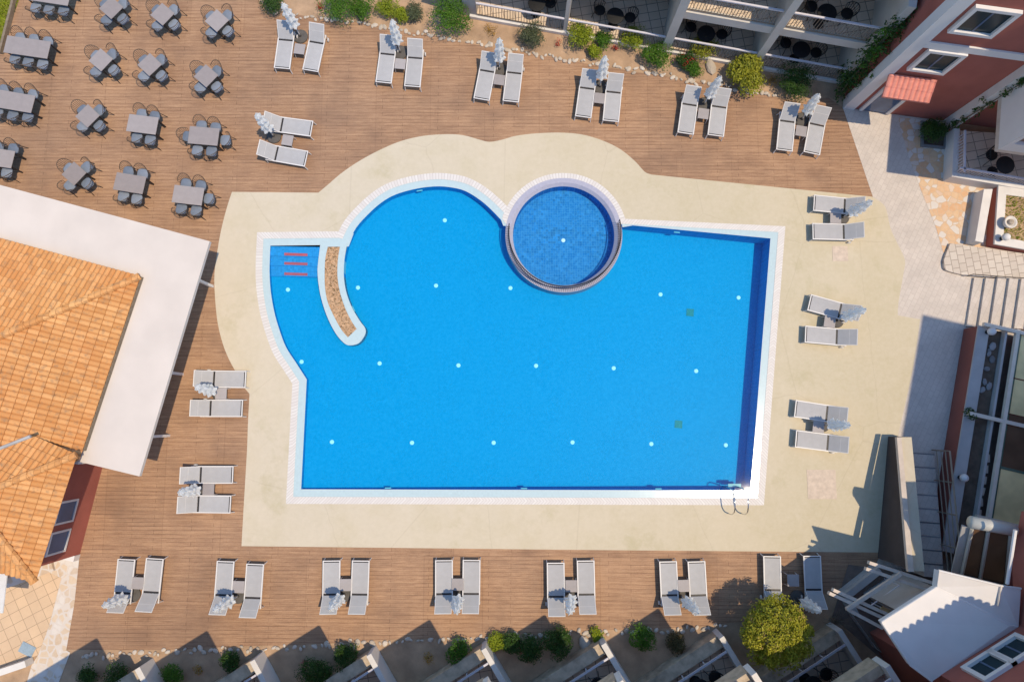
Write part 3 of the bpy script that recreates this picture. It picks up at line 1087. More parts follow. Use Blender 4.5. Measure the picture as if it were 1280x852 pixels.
bot = [((158, 701), (154, 740), (193.5, 699.5), (189, 739.5), (165, 741.5), (130, 755)),
       ((282, 703), (279, 743), (319, 706), (316, 747), (297.5, 743), (267.5, 761.5)),
       ((414.5, 702), (414, 742.5), (451, 701.5), (449.5, 743), (430, 741), (412.5, 760)),
       ((555, 701.5), (555, 742), (589.5, 701), (589, 742), (572.5, 740), (571, 765)),
       ((694.5, 704), (695, 746), (732, 701), (733, 743.5), (715, 739), (710, 766.5)),
       ((835, 702), (837, 744.5), (870.5, 702), (873, 744.5), (851, 743), (874, 765)),
       ((965, 695.5), (966, 738), (1015, 695), (1017, 737.5), (997.5, 746.5), (1025, 761.5))]
for i, d in enumerate(bot):
    pair(f"{ORD[i]} apartment-side pair from the tiled paving", near_, far_, d[0:2], d[2:4], d[4], d[5])

Z0 = .34
for phrase, w1, w2, l1, l2, base, top in PAIRS:
    pts = []
    for w, (f, h) in ((w1, l1), (w2, l2)):
        a, b = W(*f, Z0), W(*h, Z0)
        d = (b - a).normalized()
        # the model's flat part is 1.25 m: keep the middle of the flat part where the photo has it
        mid = (a + b) / 2
        loc = mid + d * .62
        mk_lounger(f"grey lounger {w} in the {phrase}", (loc.x, loc.y, .010), math.atan2(d.y, d.x) - math.pi / 2)
        pts.append((loc, d))
    c = (pts[0][0] + pts[1][0]) / 2
    d = (pts[0][1] + pts[1][1]).normalized()
    tl = c - d * .38
    mk_table(f"small taupe side table in the {phrase}", (tl.x, tl.y, .010), math.atan2(d.y, d.x))
    b = W(*base, .1)
    t = W(*top, 2.17)
    ax = (t - b).normalized()
    q = Vector((0, 0, 1)).rotation_difference(Vector((ax.x * .8, ax.y * .8, ax.z)).normalized())
    b2 = b + d * .04
    u = mk_par(f"closed white parasol standing in the {phrase}", (b2.x, b2.y, .010))
    u.rotation_mode = 'QUATERNION'
    u.rotation_quaternion = q @ Quaternion((0, 0, 1), rnd.uniform(0, 6.28))
    for ch in u.children:
        if ch.name.startswith("base_weight"):
            ch.rotation_mode = 'QUATERNION'
            ch.rotation_quaternion = u.rotation_quaternion.inverted()

# ------------------------------------------------------------------ dining sets
dc = thing("dining_chair", "x", "dining chair", group="wire chairs around the dining tables")
mb = MB()
prof_s = []
for i in range(20):
    t = 2 * math.pi * i / 20
    cx, sy = math.cos(t), math.sin(t)
    k = 1.0 / max(abs(cx) ** 4 + abs(sy) ** 4, .2) ** .25
    prof_s.append((cx * k * .215, sy * k * .215))
n = 20
for z in (.44, .455, .49, .505):
    s_ = {.44: .96, .455: 1.0, .49: 1.0, .505: .93}[z]
    mb.v += [Vector((x * s_, y * s_, z)) for x, y in prof_s]
for r_ in range(3):
    for i in range(n):
        mb.f.append((r_ * n + i, r_ * n + (i + 1) % n, (r_ + 1) * n + (i + 1) % n, (r_ + 1) * n + i))
mb.f += [tuple(range(n))[::-1], tuple(range(3 * n, 4 * n))]
mb.build("seat_cushion", MAT["cushion"], dc, True)
mb = MB(); lower, upper = [], []
for i in range(13):
    t = R(180 + 180 * i / 12)
    s_ = math.sin(math.pi * i / 12)
    lo = Vector((.215 * math.cos(t), .19 * math.sin(t) - .02, .43))
    up = Vector((.285 * math.cos(t), .30 * math.sin(t) - .02, .60 + .23 * s_ ** .8))
    mb.tube([lo, lo.lerp(up, .5) + Vector((0, -.01, 0)), up], .0085, 4)
    upper.append(up); lower.append(lo)
mb.tube(upper, .013, 5)
mb.tube(lower, .011, 5)
mb.build("backrest", MAT["wire"], dc)
for sx in (-1, 1):
    for sy in (-1, 1):
        mb = MB(); mb.tube([(sx * .17, sy * .17, .445), (sx * .235, sy * .235, 0)], .014, 5)
        mb.build("leg", MAT["metal"], dc)
mk_chair = Maker(dc)


def table_proto(name, lx, ly):
    o = thing(name, "x", "dining table", group="taupe dining tables on the deck")
    k = MB(); k.box(-lx / 2, lx / 2, -ly / 2, ly / 2, .715, .745)
    k.build("table_top", MAT["dining"], o, bevel=.006)
    k = MB(); k.box(-lx / 2 + .06, lx / 2 - .06, -ly / 2 + .06, ly / 2 - .06, .67, .714)
    k.build("apron", MAT["metal"], o)
    for sx in (-1, 1):
        for sy in (-1, 1):
            k = MB(); k.box(sx * (lx / 2 - .08) - .022, sx * (lx / 2 - .08) + .022, sy * (ly / 2 - .08) - .022, sy * (ly / 2 - .08) + .022, 0, .669)
            k.build("leg", MAT["metal"], o)
    return Maker(o)


mk_sq, mk_rect, mk_long = table_proto("square_dining_table", .70, .70), table_proto("rectangular_dining_table", 1.2, .72), table_proto("long_dining_table", 1.82, .74)
ROWS = ["the row at the garden edge", "the second row from the garden", "the third row from the garden", "the row beside the white canopy"]
DIN = [(0, 0, 'L', 60, -7), (0, 1, 'S', 139, 10), (0, 2, 'S', 203, 18), (0, 3, 'S', 271, 26),
       (1, 0, 'L', 34, 59), (1, 1, 'S', 126, 75), (1, 2, 'S', 187, 81), (1, 3, 'S', 257.5, 95),
       (2, 0, 'L', 14, 126), (2, 1, 'S', 109.5, 145), (2, 2, 'R', 178, 155.5), (2, 3, 'R6', 254.5, 170),
       (3, 0, 'R', -2, 197), (3, 1, 'S', 92.5, 217), (3, 2, 'R', 162, 229), (3, 3, 'R5', 235, 244)]
for row, cidx, kind, px, py in DIN:
    c = W(px, py, .74)
    rz = R({'S': -42, 'R': -7.5, 'L': -8.5}[kind[0]] + rnd.uniform(-2.5, 2.5))
    where = f"{ORD[cidx]} from the lawn in {ROWS[row]}"
    mk_ = {'S': mk_sq, 'R': mk_rect, 'L': mk_long}[kind[0]]
    word = {'S': 'small square', 'R': 'rectangular', 'L': 'long'}[kind[0]]
    mk_(f"{word} taupe table {where}", (c.x, c.y, 0.002), rz)
    seats = []
    if kind == 'S':
        e = .49
        seats = [("garden-side", 0, e, 180), ("lawn-side", -e, 0, -90), ("canopy-side", 0, -e, 0), ("pool-side", e, 0, 90)]
    elif kind[0] == 'R':
        e = .50
        seats = [("garden-side lawnward", -.29, e, 180), ("garden-side poolward", .29, e, 180), ("canopy-side lawnward", -.29, -e, 0), ("canopy-side poolward", .29, -e, 0)]
        if kind in ('R5', 'R6'):
            seats.append(("pool-end", .76, 0, 90))
        if kind == 'R6':
            seats.append(("lawn-end", -.78, 0, -90))
    else:
        e = .50
        for w_, x in (("lawnward", -.6), ("middle", 0), ("poolward", .6)):
            seats += [(f"garden-side {w_}", x, e, 180), (f"canopy-side {w_}", x, -e, 0)]
    for w_, x, y, a in seats:
        if kind == 'L' and row == 0 and "garden-side" in w_:
            continue
        x += rnd.uniform(-.03, .03); y += rnd.uniform(-.03, .03)
        p = Vector((c.x + x * math.cos(rz) - y * math.sin(rz), c.y + x * math.sin(rz) + y * math.cos(rz), .002))
        mk_chair(f"{w_} blue wire chair, {ORD[cidx]} table from lawn in {ROWS[row][4:]}", p, rz + R(a + rnd.uniform(-6, 6)))

# ------------------------------------------------------------------ plants
def leaf_cloud(k, c, rad, n, size, r, flat=.5, lump=.25):
    """n small bent leaves spread through a lumpy crown around c"""
    lumps = [(Vector((r.gauss(0, 1), r.gauss(0, 1), abs(r.gauss(0, .8)))).normalized(), r.uniform(-lump, lump)) for _ in range(9)]
    for _ in range(n):
        d = Vector((r.gauss(0, 1), r.gauss(0, 1), r.gauss(0, 1)))
        d.normalize()
        if d.z < -.35:
            d.z *= -1
        s = (.45 + .62 * r.random() ** .5)
        f = 1 + sum(w * max(0, d.dot(l)) ** 4 for l, w in lumps)
        p = Vector((d.x * rad[0] * s * f, d.y * rad[1] * s * f, d.z * rad[2] * s * f))
        nrm = (d + Vector((r.gauss(0, flat), r.gauss(0, flat), r.gauss(0, flat) + .35))).normalized()
        x = nrm.cross(Vector((r.gauss(0, 1), r.gauss(0, 1), r.gauss(0, 1)))).normalized()
        y = nrm.cross(x)
        L = size * r.uniform(.7, 1.35); w = L * r.uniform(.32, .5)
        q = c + p
        k.add([q - x * L * .5, q - y * w * .5 + nrm * L * .06, q + x * L * .5 - nrm * L * .1, q + y * w * .5 + nrm * L * .06], [(0, 1, 2, 3)])


def shrub(name, label, px, py, rpx, mat, h=None, n=None, leaf=.085, ry=None, z=0, stemmed=True, cat="shrub", group="shrubs in the garden beds", lump=.25, flowers=None):
    r = random.Random(int(px * 7 + py * 13))
    rm = rpx / 31.5 * (1.22 if py < 400 else 1.02)
    h = h or rm * 1.15
    zc = z + h * .55
    c = W(px, py, zc)
    o = thing(name, label, cat, (c.x, c.y, z), group)
    k = MB()
    n = n or int(700 + 4200 * rm * rm)
    nc = 7 if rm > .3 else 3
    for i in range(nc):
        aa = i * 2.4 + r.uniform(-.5, .5)
        rr = rm * r.uniform(.30, .55) if i else 0
        q_ = r.uniform(.42, .66) if i else .72
        leaf_cloud(k, Vector((c.x + rr * math.cos(aa), c.y + rr * math.sin(aa), zc + r.uniform(-.12, .16) * h)), (rm * q_, rm * q_, h * .5 * r.uniform(.6, 1.0)), n // nc, leaf, r, lump=.4)
    k.build("foliage", MAT[mat], o)
    k = MB()
    for i in range(5):
        a = r.uniform(0, 6.28)
        k.tube([(c.x + .04 * math.cos(a), c.y + .04 * math.sin(a), z - .02), (c.x + rm * .4 * math.cos(a), c.y + rm * .4 * math.sin(a), zc)], .014, 5, r2=.006)
    k.build("stem", MAT["bark"], o)
    if flowers:
        k = MB()
        leaf_cloud(k, Vector((c.x, c.y, zc + .05)), (rm * .8, rm * .8, h * .55), max(20, n // 22), .08, r)
        k.build("blossom", MAT[flowers], o)
    return o


TOPG = "shrubs in the bed below the terraces"
for a in [
    ("dark green shrub at the bed's end behind the first parasol", 341, 3, 15, "L_dark"),
    ("broad mid green bush beside a red flower", 424, 8, 21, "L_green"),
    ("green bush hugging the broad mid green bush", 452, 12, 15, "L_green"),
    ("upright yellow green shrub near the timber deck edge", 484, 10, 13, "L_yellow"),
    ("loose yellowish shrub next to the grey green one", 502, 19, 10, "L_yellow"),
    ("grey green spindly shrub beside the round bush", 519, 17, 11, "L_grey"),
    ("large round bright green bush beside the white pillar", 565, 22, 24, "L_green"),
    ("loose mixed green shrub behind the third parasol", 664, 46, 16, "L_grey"),
    ("clipped yellow green ball shrub before the low terrace", 727, 45, 17, "L_yellow"),
    ("grassy green shrub between the two clipped balls", 754, 50, 11, "L_green"),
    ("small yellowish shrub touching the stone edge", 743, 65, 9, "L_yellow"),
    ("clipped green ball shrub casting a round shadow", 791, 48, 15, "L_yellow"),
    ("spiky mid green shrub beside the tall divider", 820, 70, 17, "L_green"),
    ("airy lime shrub in front of the lower balcony", 880, 59, 16, "L_lime"),
    ("small green shrub at the foot of a dark red plant", 868, 88, 9, "L_green"),
    ("large leaved yellow green bush near the fifth pair", 934, 93, 21, "L_lime"),
    ("dense dark green bush near the red building", 994, 104, 21, "L_dark"),
]:
    lab, px, py, r_, mt = a
    shrub("garden_shrub", lab, px, py, r_, mt, leaf=.075 if mt != "L_lime" or px < 900 else .12, group=TOPG)
shrub("flowering_plant", "dark plant with red flowers by the lower balcony", 858, 77, 11, "L_dark", cat="flower", group="flowering plants in the beds", flowers="L_red")
shrub("flowering_plant", "small red flower at the broad green bush", 401, 9, 5, "L_red", n=160, leaf=.05, cat="flower", group="flowering plants in the beds")
shrub("flowering_plant", "red flowers between two shrubs near the low post", 698, 54, 5, "L_red", n=90, leaf=.05, cat="flower", group="flowering plants in the beds")
shrub("flowering_plant", "red flowers at the foot of the clipped green ball", 769, 60, 4.5, "L_red", n=90, leaf=.05, cat="flower", group="flowering plants in the beds")
shrub("golden_plant", "low golden plant in the bed behind the round bush", 614, 38, 9, "L_gold", h=.22, n=260, leaf=.05, group=TOPG)
shrub("golden_plant", "low golden plant between the two large bushes", 966, 101, 9, "L_gold", h=.2, n=200, leaf=.06, group=TOPG)
BOTG = "shrubs in the bed beside the apartments"
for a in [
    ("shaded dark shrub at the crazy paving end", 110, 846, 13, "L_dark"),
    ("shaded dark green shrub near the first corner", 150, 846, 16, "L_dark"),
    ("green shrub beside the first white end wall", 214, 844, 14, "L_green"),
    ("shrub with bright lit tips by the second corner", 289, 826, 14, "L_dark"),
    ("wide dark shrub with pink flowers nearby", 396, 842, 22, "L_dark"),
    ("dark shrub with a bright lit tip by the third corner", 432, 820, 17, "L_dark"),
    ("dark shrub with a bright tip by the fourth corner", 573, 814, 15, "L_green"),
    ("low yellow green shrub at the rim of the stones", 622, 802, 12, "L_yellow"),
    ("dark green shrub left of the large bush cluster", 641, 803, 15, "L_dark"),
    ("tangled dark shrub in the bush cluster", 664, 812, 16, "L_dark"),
    ("large dense dark bush with a lit top", 699, 804, 21, "L_dark"),
    ("small bright lit shrub before the fifth corner", 747, 795, 9, "L_yellow"),
    ("bushy green shrub in shade before the sixth corner", 804, 797, 17, "L_green"),
    ("brownish withered shrub in the shaded bed", 846, 803, 12, "L_brown"),
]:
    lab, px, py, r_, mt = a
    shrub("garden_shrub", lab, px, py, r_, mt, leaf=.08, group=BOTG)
shrub("golden_plant", "shaded golden plant in the second bed", 248, 836, 7, "L_gold", h=.25, n=200, leaf=.05, group=BOTG)
shrub("golden_plant", "shaded golden plant in the fourth bed", 536, 822, 8, "L_gold", h=.25, n=220, leaf=.05, group=BOTG)
shrub("flowering_plant", "pink flowering plant at the wide dark shrub", 381, 828, 6, "L_pink", n=70, leaf=.05, cat="flower", group="flowering plants in the beds")
shrub("flowering_plant", "red flowering plant in the tangled bush cluster", 651, 812, 6, "L_red", n=60, leaf=.05, cat="flower", group="flowering plants in the beds")

# the olive yellow tree
TC = Vector((W(971, 791, 1.85).x, W(971, 791, 1.85).y, 0))
tr = thing("garden_tree", "round yellow green tree half in sun beside the loungers", "tree", TC)
k = MB()
k.tube([TC + Vector((0, 0, -.05)), TC + Vector((.03, .02, .7)), TC + Vector((0, 0, 1.5))], .11, 8, r2=.07)
r = random.Random(11)
for i in range(12):
    a = i * 2.4
    e = TC + Vector((math.cos(a) * r.uniform(.5, .95), math.sin(a) * r.uniform(.5, .95), r.uniform(1.6, 2.5)))
    s_ = TC + Vector((0, 0, r.uniform(.9, 1.5)))
    k.tube([s_, s_.lerp(e, .5) + Vector((0, 0, .1)), e], .04, 6, r2=.012)
k.build("trunk", MAT["bark"], tr, True)
k = MB()
for i in range(84):
    # evenly spread directions, jittered, so that the crown is round but lumpy
    z_ = 1 - 1.45 * (i + .5) / 84
    a_ = i * 2.39996 + r.uniform(-.25, .25)
    h_ = math.sqrt(max(0, 1 - z_ * z_))
    s_ = r.uniform(.80, 1.04)
    cc = TC + Vector((math.cos(a_) * h_ * 1.08 * s_, math.sin(a_) * h_ * 1.04 * s_, 1.75 + z_ * .98 * s_))
    q = r.uniform(.20, .34)
    leaf_cloud(k, cc, (q, q, q * .85), 165, .105, r)
k.build("crown", MAT["L_tree"], tr)

# dry twigs near the tree
tw = MB(); r = random.Random(3); c = W(1045, 778, .2)
for i in range(34):
    a, l = r.uniform(0, 6.28), r.uniform(.25, .75)
    tw.tube([Vector((c.x + r.gauss(0, .12), c.y + r.gauss(0, .12), 0)), Vector((c.x + math.cos(a) * l * .5, c.y + math.sin(a) * l * .5, .3)), Vector((c.x + math.cos(a) * l, c.y + math.sin(a) * l, r.uniform(.2, .7)))], .010, 4, r2=.004)
tag(tw.build("dry_bush", MAT["twig"]), "leafless dry bush of thin twigs behind the tree", "bush")

# edging stones
def rock_proto(name, mat, seed, lab, group):
    bm = bmesh.new()
    bmesh.ops.create_icosphere(bm, subdivisions=2, radius=.13)
    r = random.Random(seed)
    ax = [Vector((r.gauss(0, 1), r.gauss(0, 1), r.gauss(0, 1))).normalized() for _ in range(7)]
    for v in bm.verts:
        d = v.co.normalized()
        v.co *= 1 + sum(.22 * (max(0, d.dot(a)) ** 3 - .2) for a in ax)
        v.co.z *= .62
        v.co.x *= 1.25
    me = bpy.data.meshes.new(name)
    bm.to_mesh(me); bm.free()
    me.materials.append(MAT[mat])
    o = bpy.data.objects.new(name, me)
    col.objects.link(o)
    OFF[o.name] = Vector()
    return tag(o, lab, "stone", group)


protos = [rock_proto("edging_stone", "rock", s, "pale limestone edging the planted bed along the deck", "stones edging the planted beds") for s in (1, 2, 3, 4)]
used = [False] * 4
top_line = [(345, 16), (400, 26), (450, 31), (525, 44), (580, 55), (600, 57), (655, 67), (700, 75), (745, 82), (800, 92), (870, 103), (925, 114), (955, 119), (975, 124)]
bot_line = [(100, 818), (160, 814), (230, 813), (300, 808), (360, 807), (420, 804), (500, 799), (560, 797), (620, 794), (700, 790), (760, 787), (820, 786), (870, 784), (910, 780)]
r = random.Random(21)
for line, dens in ((top_line, .165), (bot_line, .19)):
    for (x0, y0), (x1, y1) in zip(line, line[1:]):
        a, b = W(x0, y0), W(x1, y1)
        m = max(1, int((b - a).length / dens))
        for i in range(m):
            p = a.lerp(b, (i + r.random() * .6) / m) + Vector((r.gauss(0, .03), r.gauss(0, .06) + .06 * (1 if line is top_line else -1), 0))
            q = r.randrange(4)
            o = protos[q].copy() if used[q] else protos[q]
            if used[q]:
                col.objects.link(o)
            used[q] = True
            s_ = r.uniform(.38, .85)
            o.scale = (s_, s_ * r.uniform(.8, 1.1), s_)
            o.location = (p.x, p.y, .03)
            o.rotation_euler = (0, 0, r.uniform(0, 6.28))

# two bigger lone stones
for lab, x, y, s_ in (("white lump of rock beside the airy lime shrub", 888, 82, 2.0), ("grey weathered lump of rock by the bright shrub", 731, 804, 2.2)):
    o = protos[1].copy(); col.objects.link(o)
    o.name = "garden_rock"
    o.location, o.scale, o.rotation_euler = W(x, y, .06), (s_, s_, s_), (0, 0, s_)
    o["label"] = lab
    o["group"] = "lone rocks in the beds"

# ------------------------------------------------------------------ tiled roof planes
def tiled_plane(poly, eave_a, eave_b, pitch_u=.18, len_v=.34, amp=.055):
    """barrel tiles over a 3-D planar polygon; u along the eave, v up the slope. Returns (verts, faces, uvs)"""
    poly = [Vector(p) for p in poly]
    u = (Vector(eave_b) - Vector(eave_a)).normalized()
    nrm = Vector()
    for i in range(len(poly)):
        nrm += poly[i].cross(poly[(i + 1) % len(poly)])
    nrm.normalize()
    if nrm.z < 0:
        nrm = -nrm
    v = nrm.cross(u).normalized()
    if v.z < 0:
        v = -v
    o = Vector(eave_a)
    l2 = [((p - o).dot(u), (p - o).dot(v)) for p in poly]
    u0, u1 = min(a for a, _ in l2) - .2, max(a for a, _ in l2) + .2
    v0, v1 = 0, max(b for _, b in l2) + .4
    u0 = math.floor(u0 / pitch_u) * pitch_u
    bm = bmesh.new()
    us = []
    x = u0
    while x < u1:
        us += [x, x + pitch_u * .25, x + pitch_u * .5, x + pitch_u * .75]
        x += pitch_u
    us.append(x)
    vsl = []
    y = v0
    while y < v1:
        vsl += [(y, amp * .38), (y + len_v - .002, 0)]
        y += len_v
    hs = [0, .72, 1, .72]
    grid = [[bm.verts.new((a, b, dz + amp * hs[i % 4])) for i, a in enumerate(us)] for b, dz in vsl]
    for j in range(len(vsl) - 1):
        for i in range(len(us) - 1):
            bm.faces.new((grid[j][i], grid[j][i + 1], grid[j + 1][i + 1], grid[j + 1][i]))
    ar = sum(l2[i][0] * l2[(i + 1) % len(l2)][1] - l2[(i + 1) % len(l2)][0] * l2[i][1] for i in range(len(l2)))
    if ar < 0:
        l2 = l2[::-1]
    for i in range(len(l2)):
        a, b = Vector((*l2[i], 0)), Vector((*l2[(i + 1) % len(l2)], 0))
        d = b - a
        nn = Vector((d.y, -d.x, 0))
        bmesh.ops.bisect_plane(bm, geom=bm.verts[:] + bm.edges[:] + bm.faces[:], plane_co=a, plane_no=nn, clear_outer=True)
    bm.verts.index_update()
    vs_ = [o + u * q.co.x + v * q.co.y + nrm * q.co.z for q in bm.verts]
    uv_ = [(q.co.x, q.co.y) for q in bm.verts]
    fs_ = [tuple(q.index for q in f.verts) for f in bm.faces]
    bm.free()
    return vs_, fs_, uv_


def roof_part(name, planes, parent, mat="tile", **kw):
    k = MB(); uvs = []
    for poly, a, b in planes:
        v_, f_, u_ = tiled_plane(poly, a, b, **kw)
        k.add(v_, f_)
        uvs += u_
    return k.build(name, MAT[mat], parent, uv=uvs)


def ridge_caps(k, a, b, r=.11):
    a, b = Vector(a), Vector(b)
    n = max(1, int((b - a).length / .42))
    for i in range(n):
        p, q = a.lerp(b, i / n), a.lerp(b, (i + 1.08) / n)
        k.tube([p, q], r * 1.05, 8, r2=r * .88)


# ------------------------------------------------------------------ left building: canopy and tiled roofs
lb = thing("restaurant_building", "low restaurant with orange tiled roofs inside a white flat canopy", "building", W(60, 500))
ZC = 3.1
cp = [p.xy for p in WP([(-90, 207), (262, 301.5), (174, 595), (100, 577), (40, 562), (-90, 545)], ZC)]
mb = MB(); mb.prism(cp, ZC - .16, ZC)
canopy = mb.build("canopy", MAT["roofwhite"], lb, bevel=.02)
k = MB()
for (xa, ya), (xb, yb) in (((262, 301.5), (174, 595)), ((-90, 207), (262, 301.5))):
    pass
# posts of the canopy
for x, y in ((257, 322), (213, 478), (180, 580), (150, 278), (60, 254)):
    p = W(x, y, ZC - .16)
    d = (W(130, 420, 0) - p); d.z = 0
    p = p + d.normalized() * 1.12
    mb = MB(); mb.box(p.x - .05, p.x + .05, p.y - .05, p.y + .05, 0, ZC - .162)
    mb.build("post", MAT["white"], canopy)
# dark under-canopy glass front (in deep shade)
q = [p.xy for p in WP([(-90, 290), (168, 350), (98, 580), (-90, 560)], 2.9)]
mb = MB(); mb.prism(q, 0, 2.93)
mb.build("wall", MAT["white"], lb)
ZE = 3.25
E = W(176, 345.5, ZE)
Na, Eb = W(0, 298, ZE), W(105, 559, ZE)
a = (Na - E).normalized(); b = (Eb - E).normalized()
tp = math.tan(R(19))
hd = (a + b)
# plan distance from each eave while walking along a+b
def dist_line(p, o, d):
    w_ = p - o
    return abs(w_.x * d.y - w_.y * d.x)
k5 = 6.2 / dist_line(E + hd, E, a)
P5 = E + hd * k5
P5 = Vector((P5.x, P5.y, ZE + 6.2 * tp))
NE = E + a * 16
planes = [([E, NE, Vector((P5.x, P5.y, P5.z)) + a * 12, P5], E, NE),
          ([E, P5, P5 + b * 8, E + b * 6.6], E, E + b * 6.6)]
roof = roof_part("roof", planes, lb)
k = MB(); ridge_caps(k, E + Vector((0, 0, .07)), P5 + Vector((0, 0, .07)), .13)
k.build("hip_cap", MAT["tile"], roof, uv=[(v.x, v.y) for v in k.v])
# roof edge board under the tiles
k = MB()
for p_, q_ in ((E, E + a * 16), (E, E + b * 6.3)):
    d = (q_ - p_).normalized(); nn = Vector((-d.y, d.x, 0))
    k.hexa([p_ + Vector((0, 0, -.14)), q_ + Vector((0, 0, -.14)), q_ + Vector((0, 0, -.14)) + nn * .03, p_ + Vector((0, 0, -.14)) + nn * .03], [p_, q_, q_ + nn * .03, p_ + nn * .03])
k.build("eave_board", MAT["twig"], roof)

rb = thing("annex_building", "small red annex with orange tiled roof beside the tiled paving", "building", W(60, 640))
ZE2 = 3.75
E2, E3 = W(97, 568, ZE2), W(45, 727, ZE2)
A2 = W(20, 535, ZE2); A3 = W(-30, 706, ZE2)
a2, b2, a3 = (A2 - E2).normalized(), (E3 - E2).normalized(), (A3 - E3).normalized()
half = (E3 - E2).length / 2
tp2 = math.tan(R(23))
h2 = 4.2
def hip_pt(Ex, d1, d2, dist):
    hh = d1 + d2
    kk = dist / dist_line(Ex + hh, Ex, d2)
    p = Ex + hh * kk
    return Vector((p.x, p.y, Ex.z + dist * tp2))
dm = half * .98
H2, H3 = hip_pt(E2, a2, b2, dm), hip_pt(E3, a3, -b2, dm)
apex = (H2 + H3) / 2
planes = [([E2, H2, H3, E3], E2, E3), ([E2, E2 + a2 * 9, H2 + a2 * 7, H2], E2, E2 + a2 * 9), ([E3, H3, H3 + a3 * 7, E3 + a3 * 9], E3 + a3 * 9, E3)]
roof2 = roof_part("roof", planes, rb)
k = MB(); ridge_caps(k, E2 + Vector((0, 0, .07)), H2 + Vector((0, 0, .07)), .13); ridge_caps(k, E3 + Vector((0, 0, .07)), H3 + Vector((0, 0, .07)), .13)
k.build("hip_cap", MAT["tile"], roof2, uv=[(v.x, v.y) for v in k.v])
k = MB(); k.tube([W(-20, 567, 4.6), W(0, 560, 4.55), W(38, 545, 4.5)], .055, 6)
k.build("flashing", MAT["grey"], roof2)
# wall facing the deck
g0, g1 = W(127, 588, 0), W(100, 692, 0)
wd = (g1 - g0).normalized(); wn = Vector((wd.y, -wd.x, 0))
if wn.x > 0:
    wn = -wn            # points into the building
FR = lambda s, t, z: g0 + wd * s + wn * t + Vector((0, 0, z))
L_ = (g1 - g0).length
mb = MB(); mb.box(-1.2, L_, 0, 5, 0, 3.5, FR)
mb.build("wall", MAT["red"], rb)
mb = MB(); mb.box(L_ + .003, L_ + .22, -.02, 5, 0, .35, FR)
mb.build("plinth", MAT["white"], rb)
for s0 in (.95, 2.05):
    mb = MB()
    for q in ((s0, s0 + .07, 1.05, 2.15), (s0 + .78, s0 + .85, 1.05, 2.15), (s0 + .07, s0 + .78, 1.05, 1.13), (s0 + .07, s0 + .78, 2.07, 2.15)):
        mb.box(q[0], q[1], -.05, .02, q[2], q[3], FR)
    w_ = mb.build("window", MAT["white"], rb)
    mb = MB(); mb.box(s0 + .071, s0 + .779, -.02, -.004, 1.131, 2.069, FR)
    mb.build("pane", MAT["glassblue"], w_)
# white post and low wall at the tiled terrace, mat
mb = MB(); p = W(7.5, 740, 2.4)
q = WP([(-60, 700), (9, 713), (3, 766), (-60, 760)], 2.4)
mb.prism(q, 2.35, 2.4)
tag(mb.build("white_awning", MAT["canvas"]), "white awning edge beside the annex eave over the tiled paving", "awning")
a, b = W(-20, 845, 0), W(42, 824, 0)
d = (b - a).normalized(); nn = Vector((-d.y, d.x, 0))
mb = MB(); mb.hexa([a - nn * .12, b - nn * .12, b + nn * .12, a + nn * .12], [q + Vector((0, 0, .45)) for q in (a - nn * .12, b - nn * .12, b + nn * .12, a + nn * .12)])
tag(mb.build("low_wall", MAT["trim"], bevel=.01), "low cream wall at the end of the tiled paving", "wall")
p = W(34, 811, .02); q_ = R(-25)
mb = MB(); mb.box(-.28, .28, -.2, .2, 0, .02, lambda x, y, z: Vector((p.x + x * math.cos(q_) - y * math.sin(q_), p.y + x * math.sin(q_) + y * math.cos(q_), .013 + z)))
tag(mb.build("door_mat", MAT["mat"]), "faded blue mat lying on the beige tiled paving", "mat")
# dark step under the annex eave
a, b = W(8, 735, 0), W(70, 712, 0)
d = (b - a).normalized(); nn = Vector((-d.y, d.x, 0))
mb = MB(); mb.hexa([a, b, b + nn * .35, a + nn * .35], [q + Vector((0, 0, .14)) for q in (a, b, b + nn * .35, a + nn * .35)])
tag(mb.build("door_step", MAT["crazy"]), "pale stone step under the annex eave", "step")

# ------------------------------------------------------------------ patio furniture (black round table, dark chairs)
pt = thing("terrace_table", "x", "table", group="black tables on the terraces")
mb = MB(); mb.lathe([(.34, .70), (.36, .71), (.36, .735), (.34, .74)], 24)
mb.build("table_top", MAT["black"], pt, True)
mb = MB(); mb.lathe([(.22, 0), (.2, .03), (.035, .05), (.03, .699)], 12)
mb.build("pedestal", MAT["metal"], pt)
mk_ptable = Maker(pt)
pcx = thing("terrace_chair", "x", "chair", group="dark chairs on the terraces")
mb = MB(); mb.lathe([(.2, .40), (.23, .42), (.23, .45), (.2, .46)], 16)
mb.build("seat", MAT["black"], pcx, True)
mb = MB(); up = []
for i in range(11):
    t = R(170 + 200 * i / 10)
    lo = Vector((.22 * math.cos(t), .22 * math.sin(t), .44)); hi = Vector((.28 * math.cos(t), .28 * math.sin(t), .66 + .16 * math.sin(math.pi * i / 10)))
    mb.tube([lo, hi], .012, 4); up.append(hi)
mb.tube(up, .018, 5)
mb.build("backrest", MAT["black"], pcx)
for sx in (-1, 1):
    for sy in (-1, 1):
        mb = MB(); mb.tube([(sx * .15, sy * .15, .42), (sx * .21, sy * .21, 0)], .015, 5)
        mb.build("leg", MAT["metal"], pcx)
mk_pchair = Maker(pcx)


def patio_set(tx, z, where, chairs):
    p = W(tx[0], tx[1], z + .74)
    mk_ptable(f"round black table on {where}", (p.x, p.y, z + .003))
    for (cx, cy), w_ in chairs:
        q = W(cx, cy, z + .5)
        d = p - q
        mk_pchair(f"dark round-backed chair {w_} on {where}", (q.x, q.y, z + .003), math.atan2(d.y, d.x) - math.pi / 2)


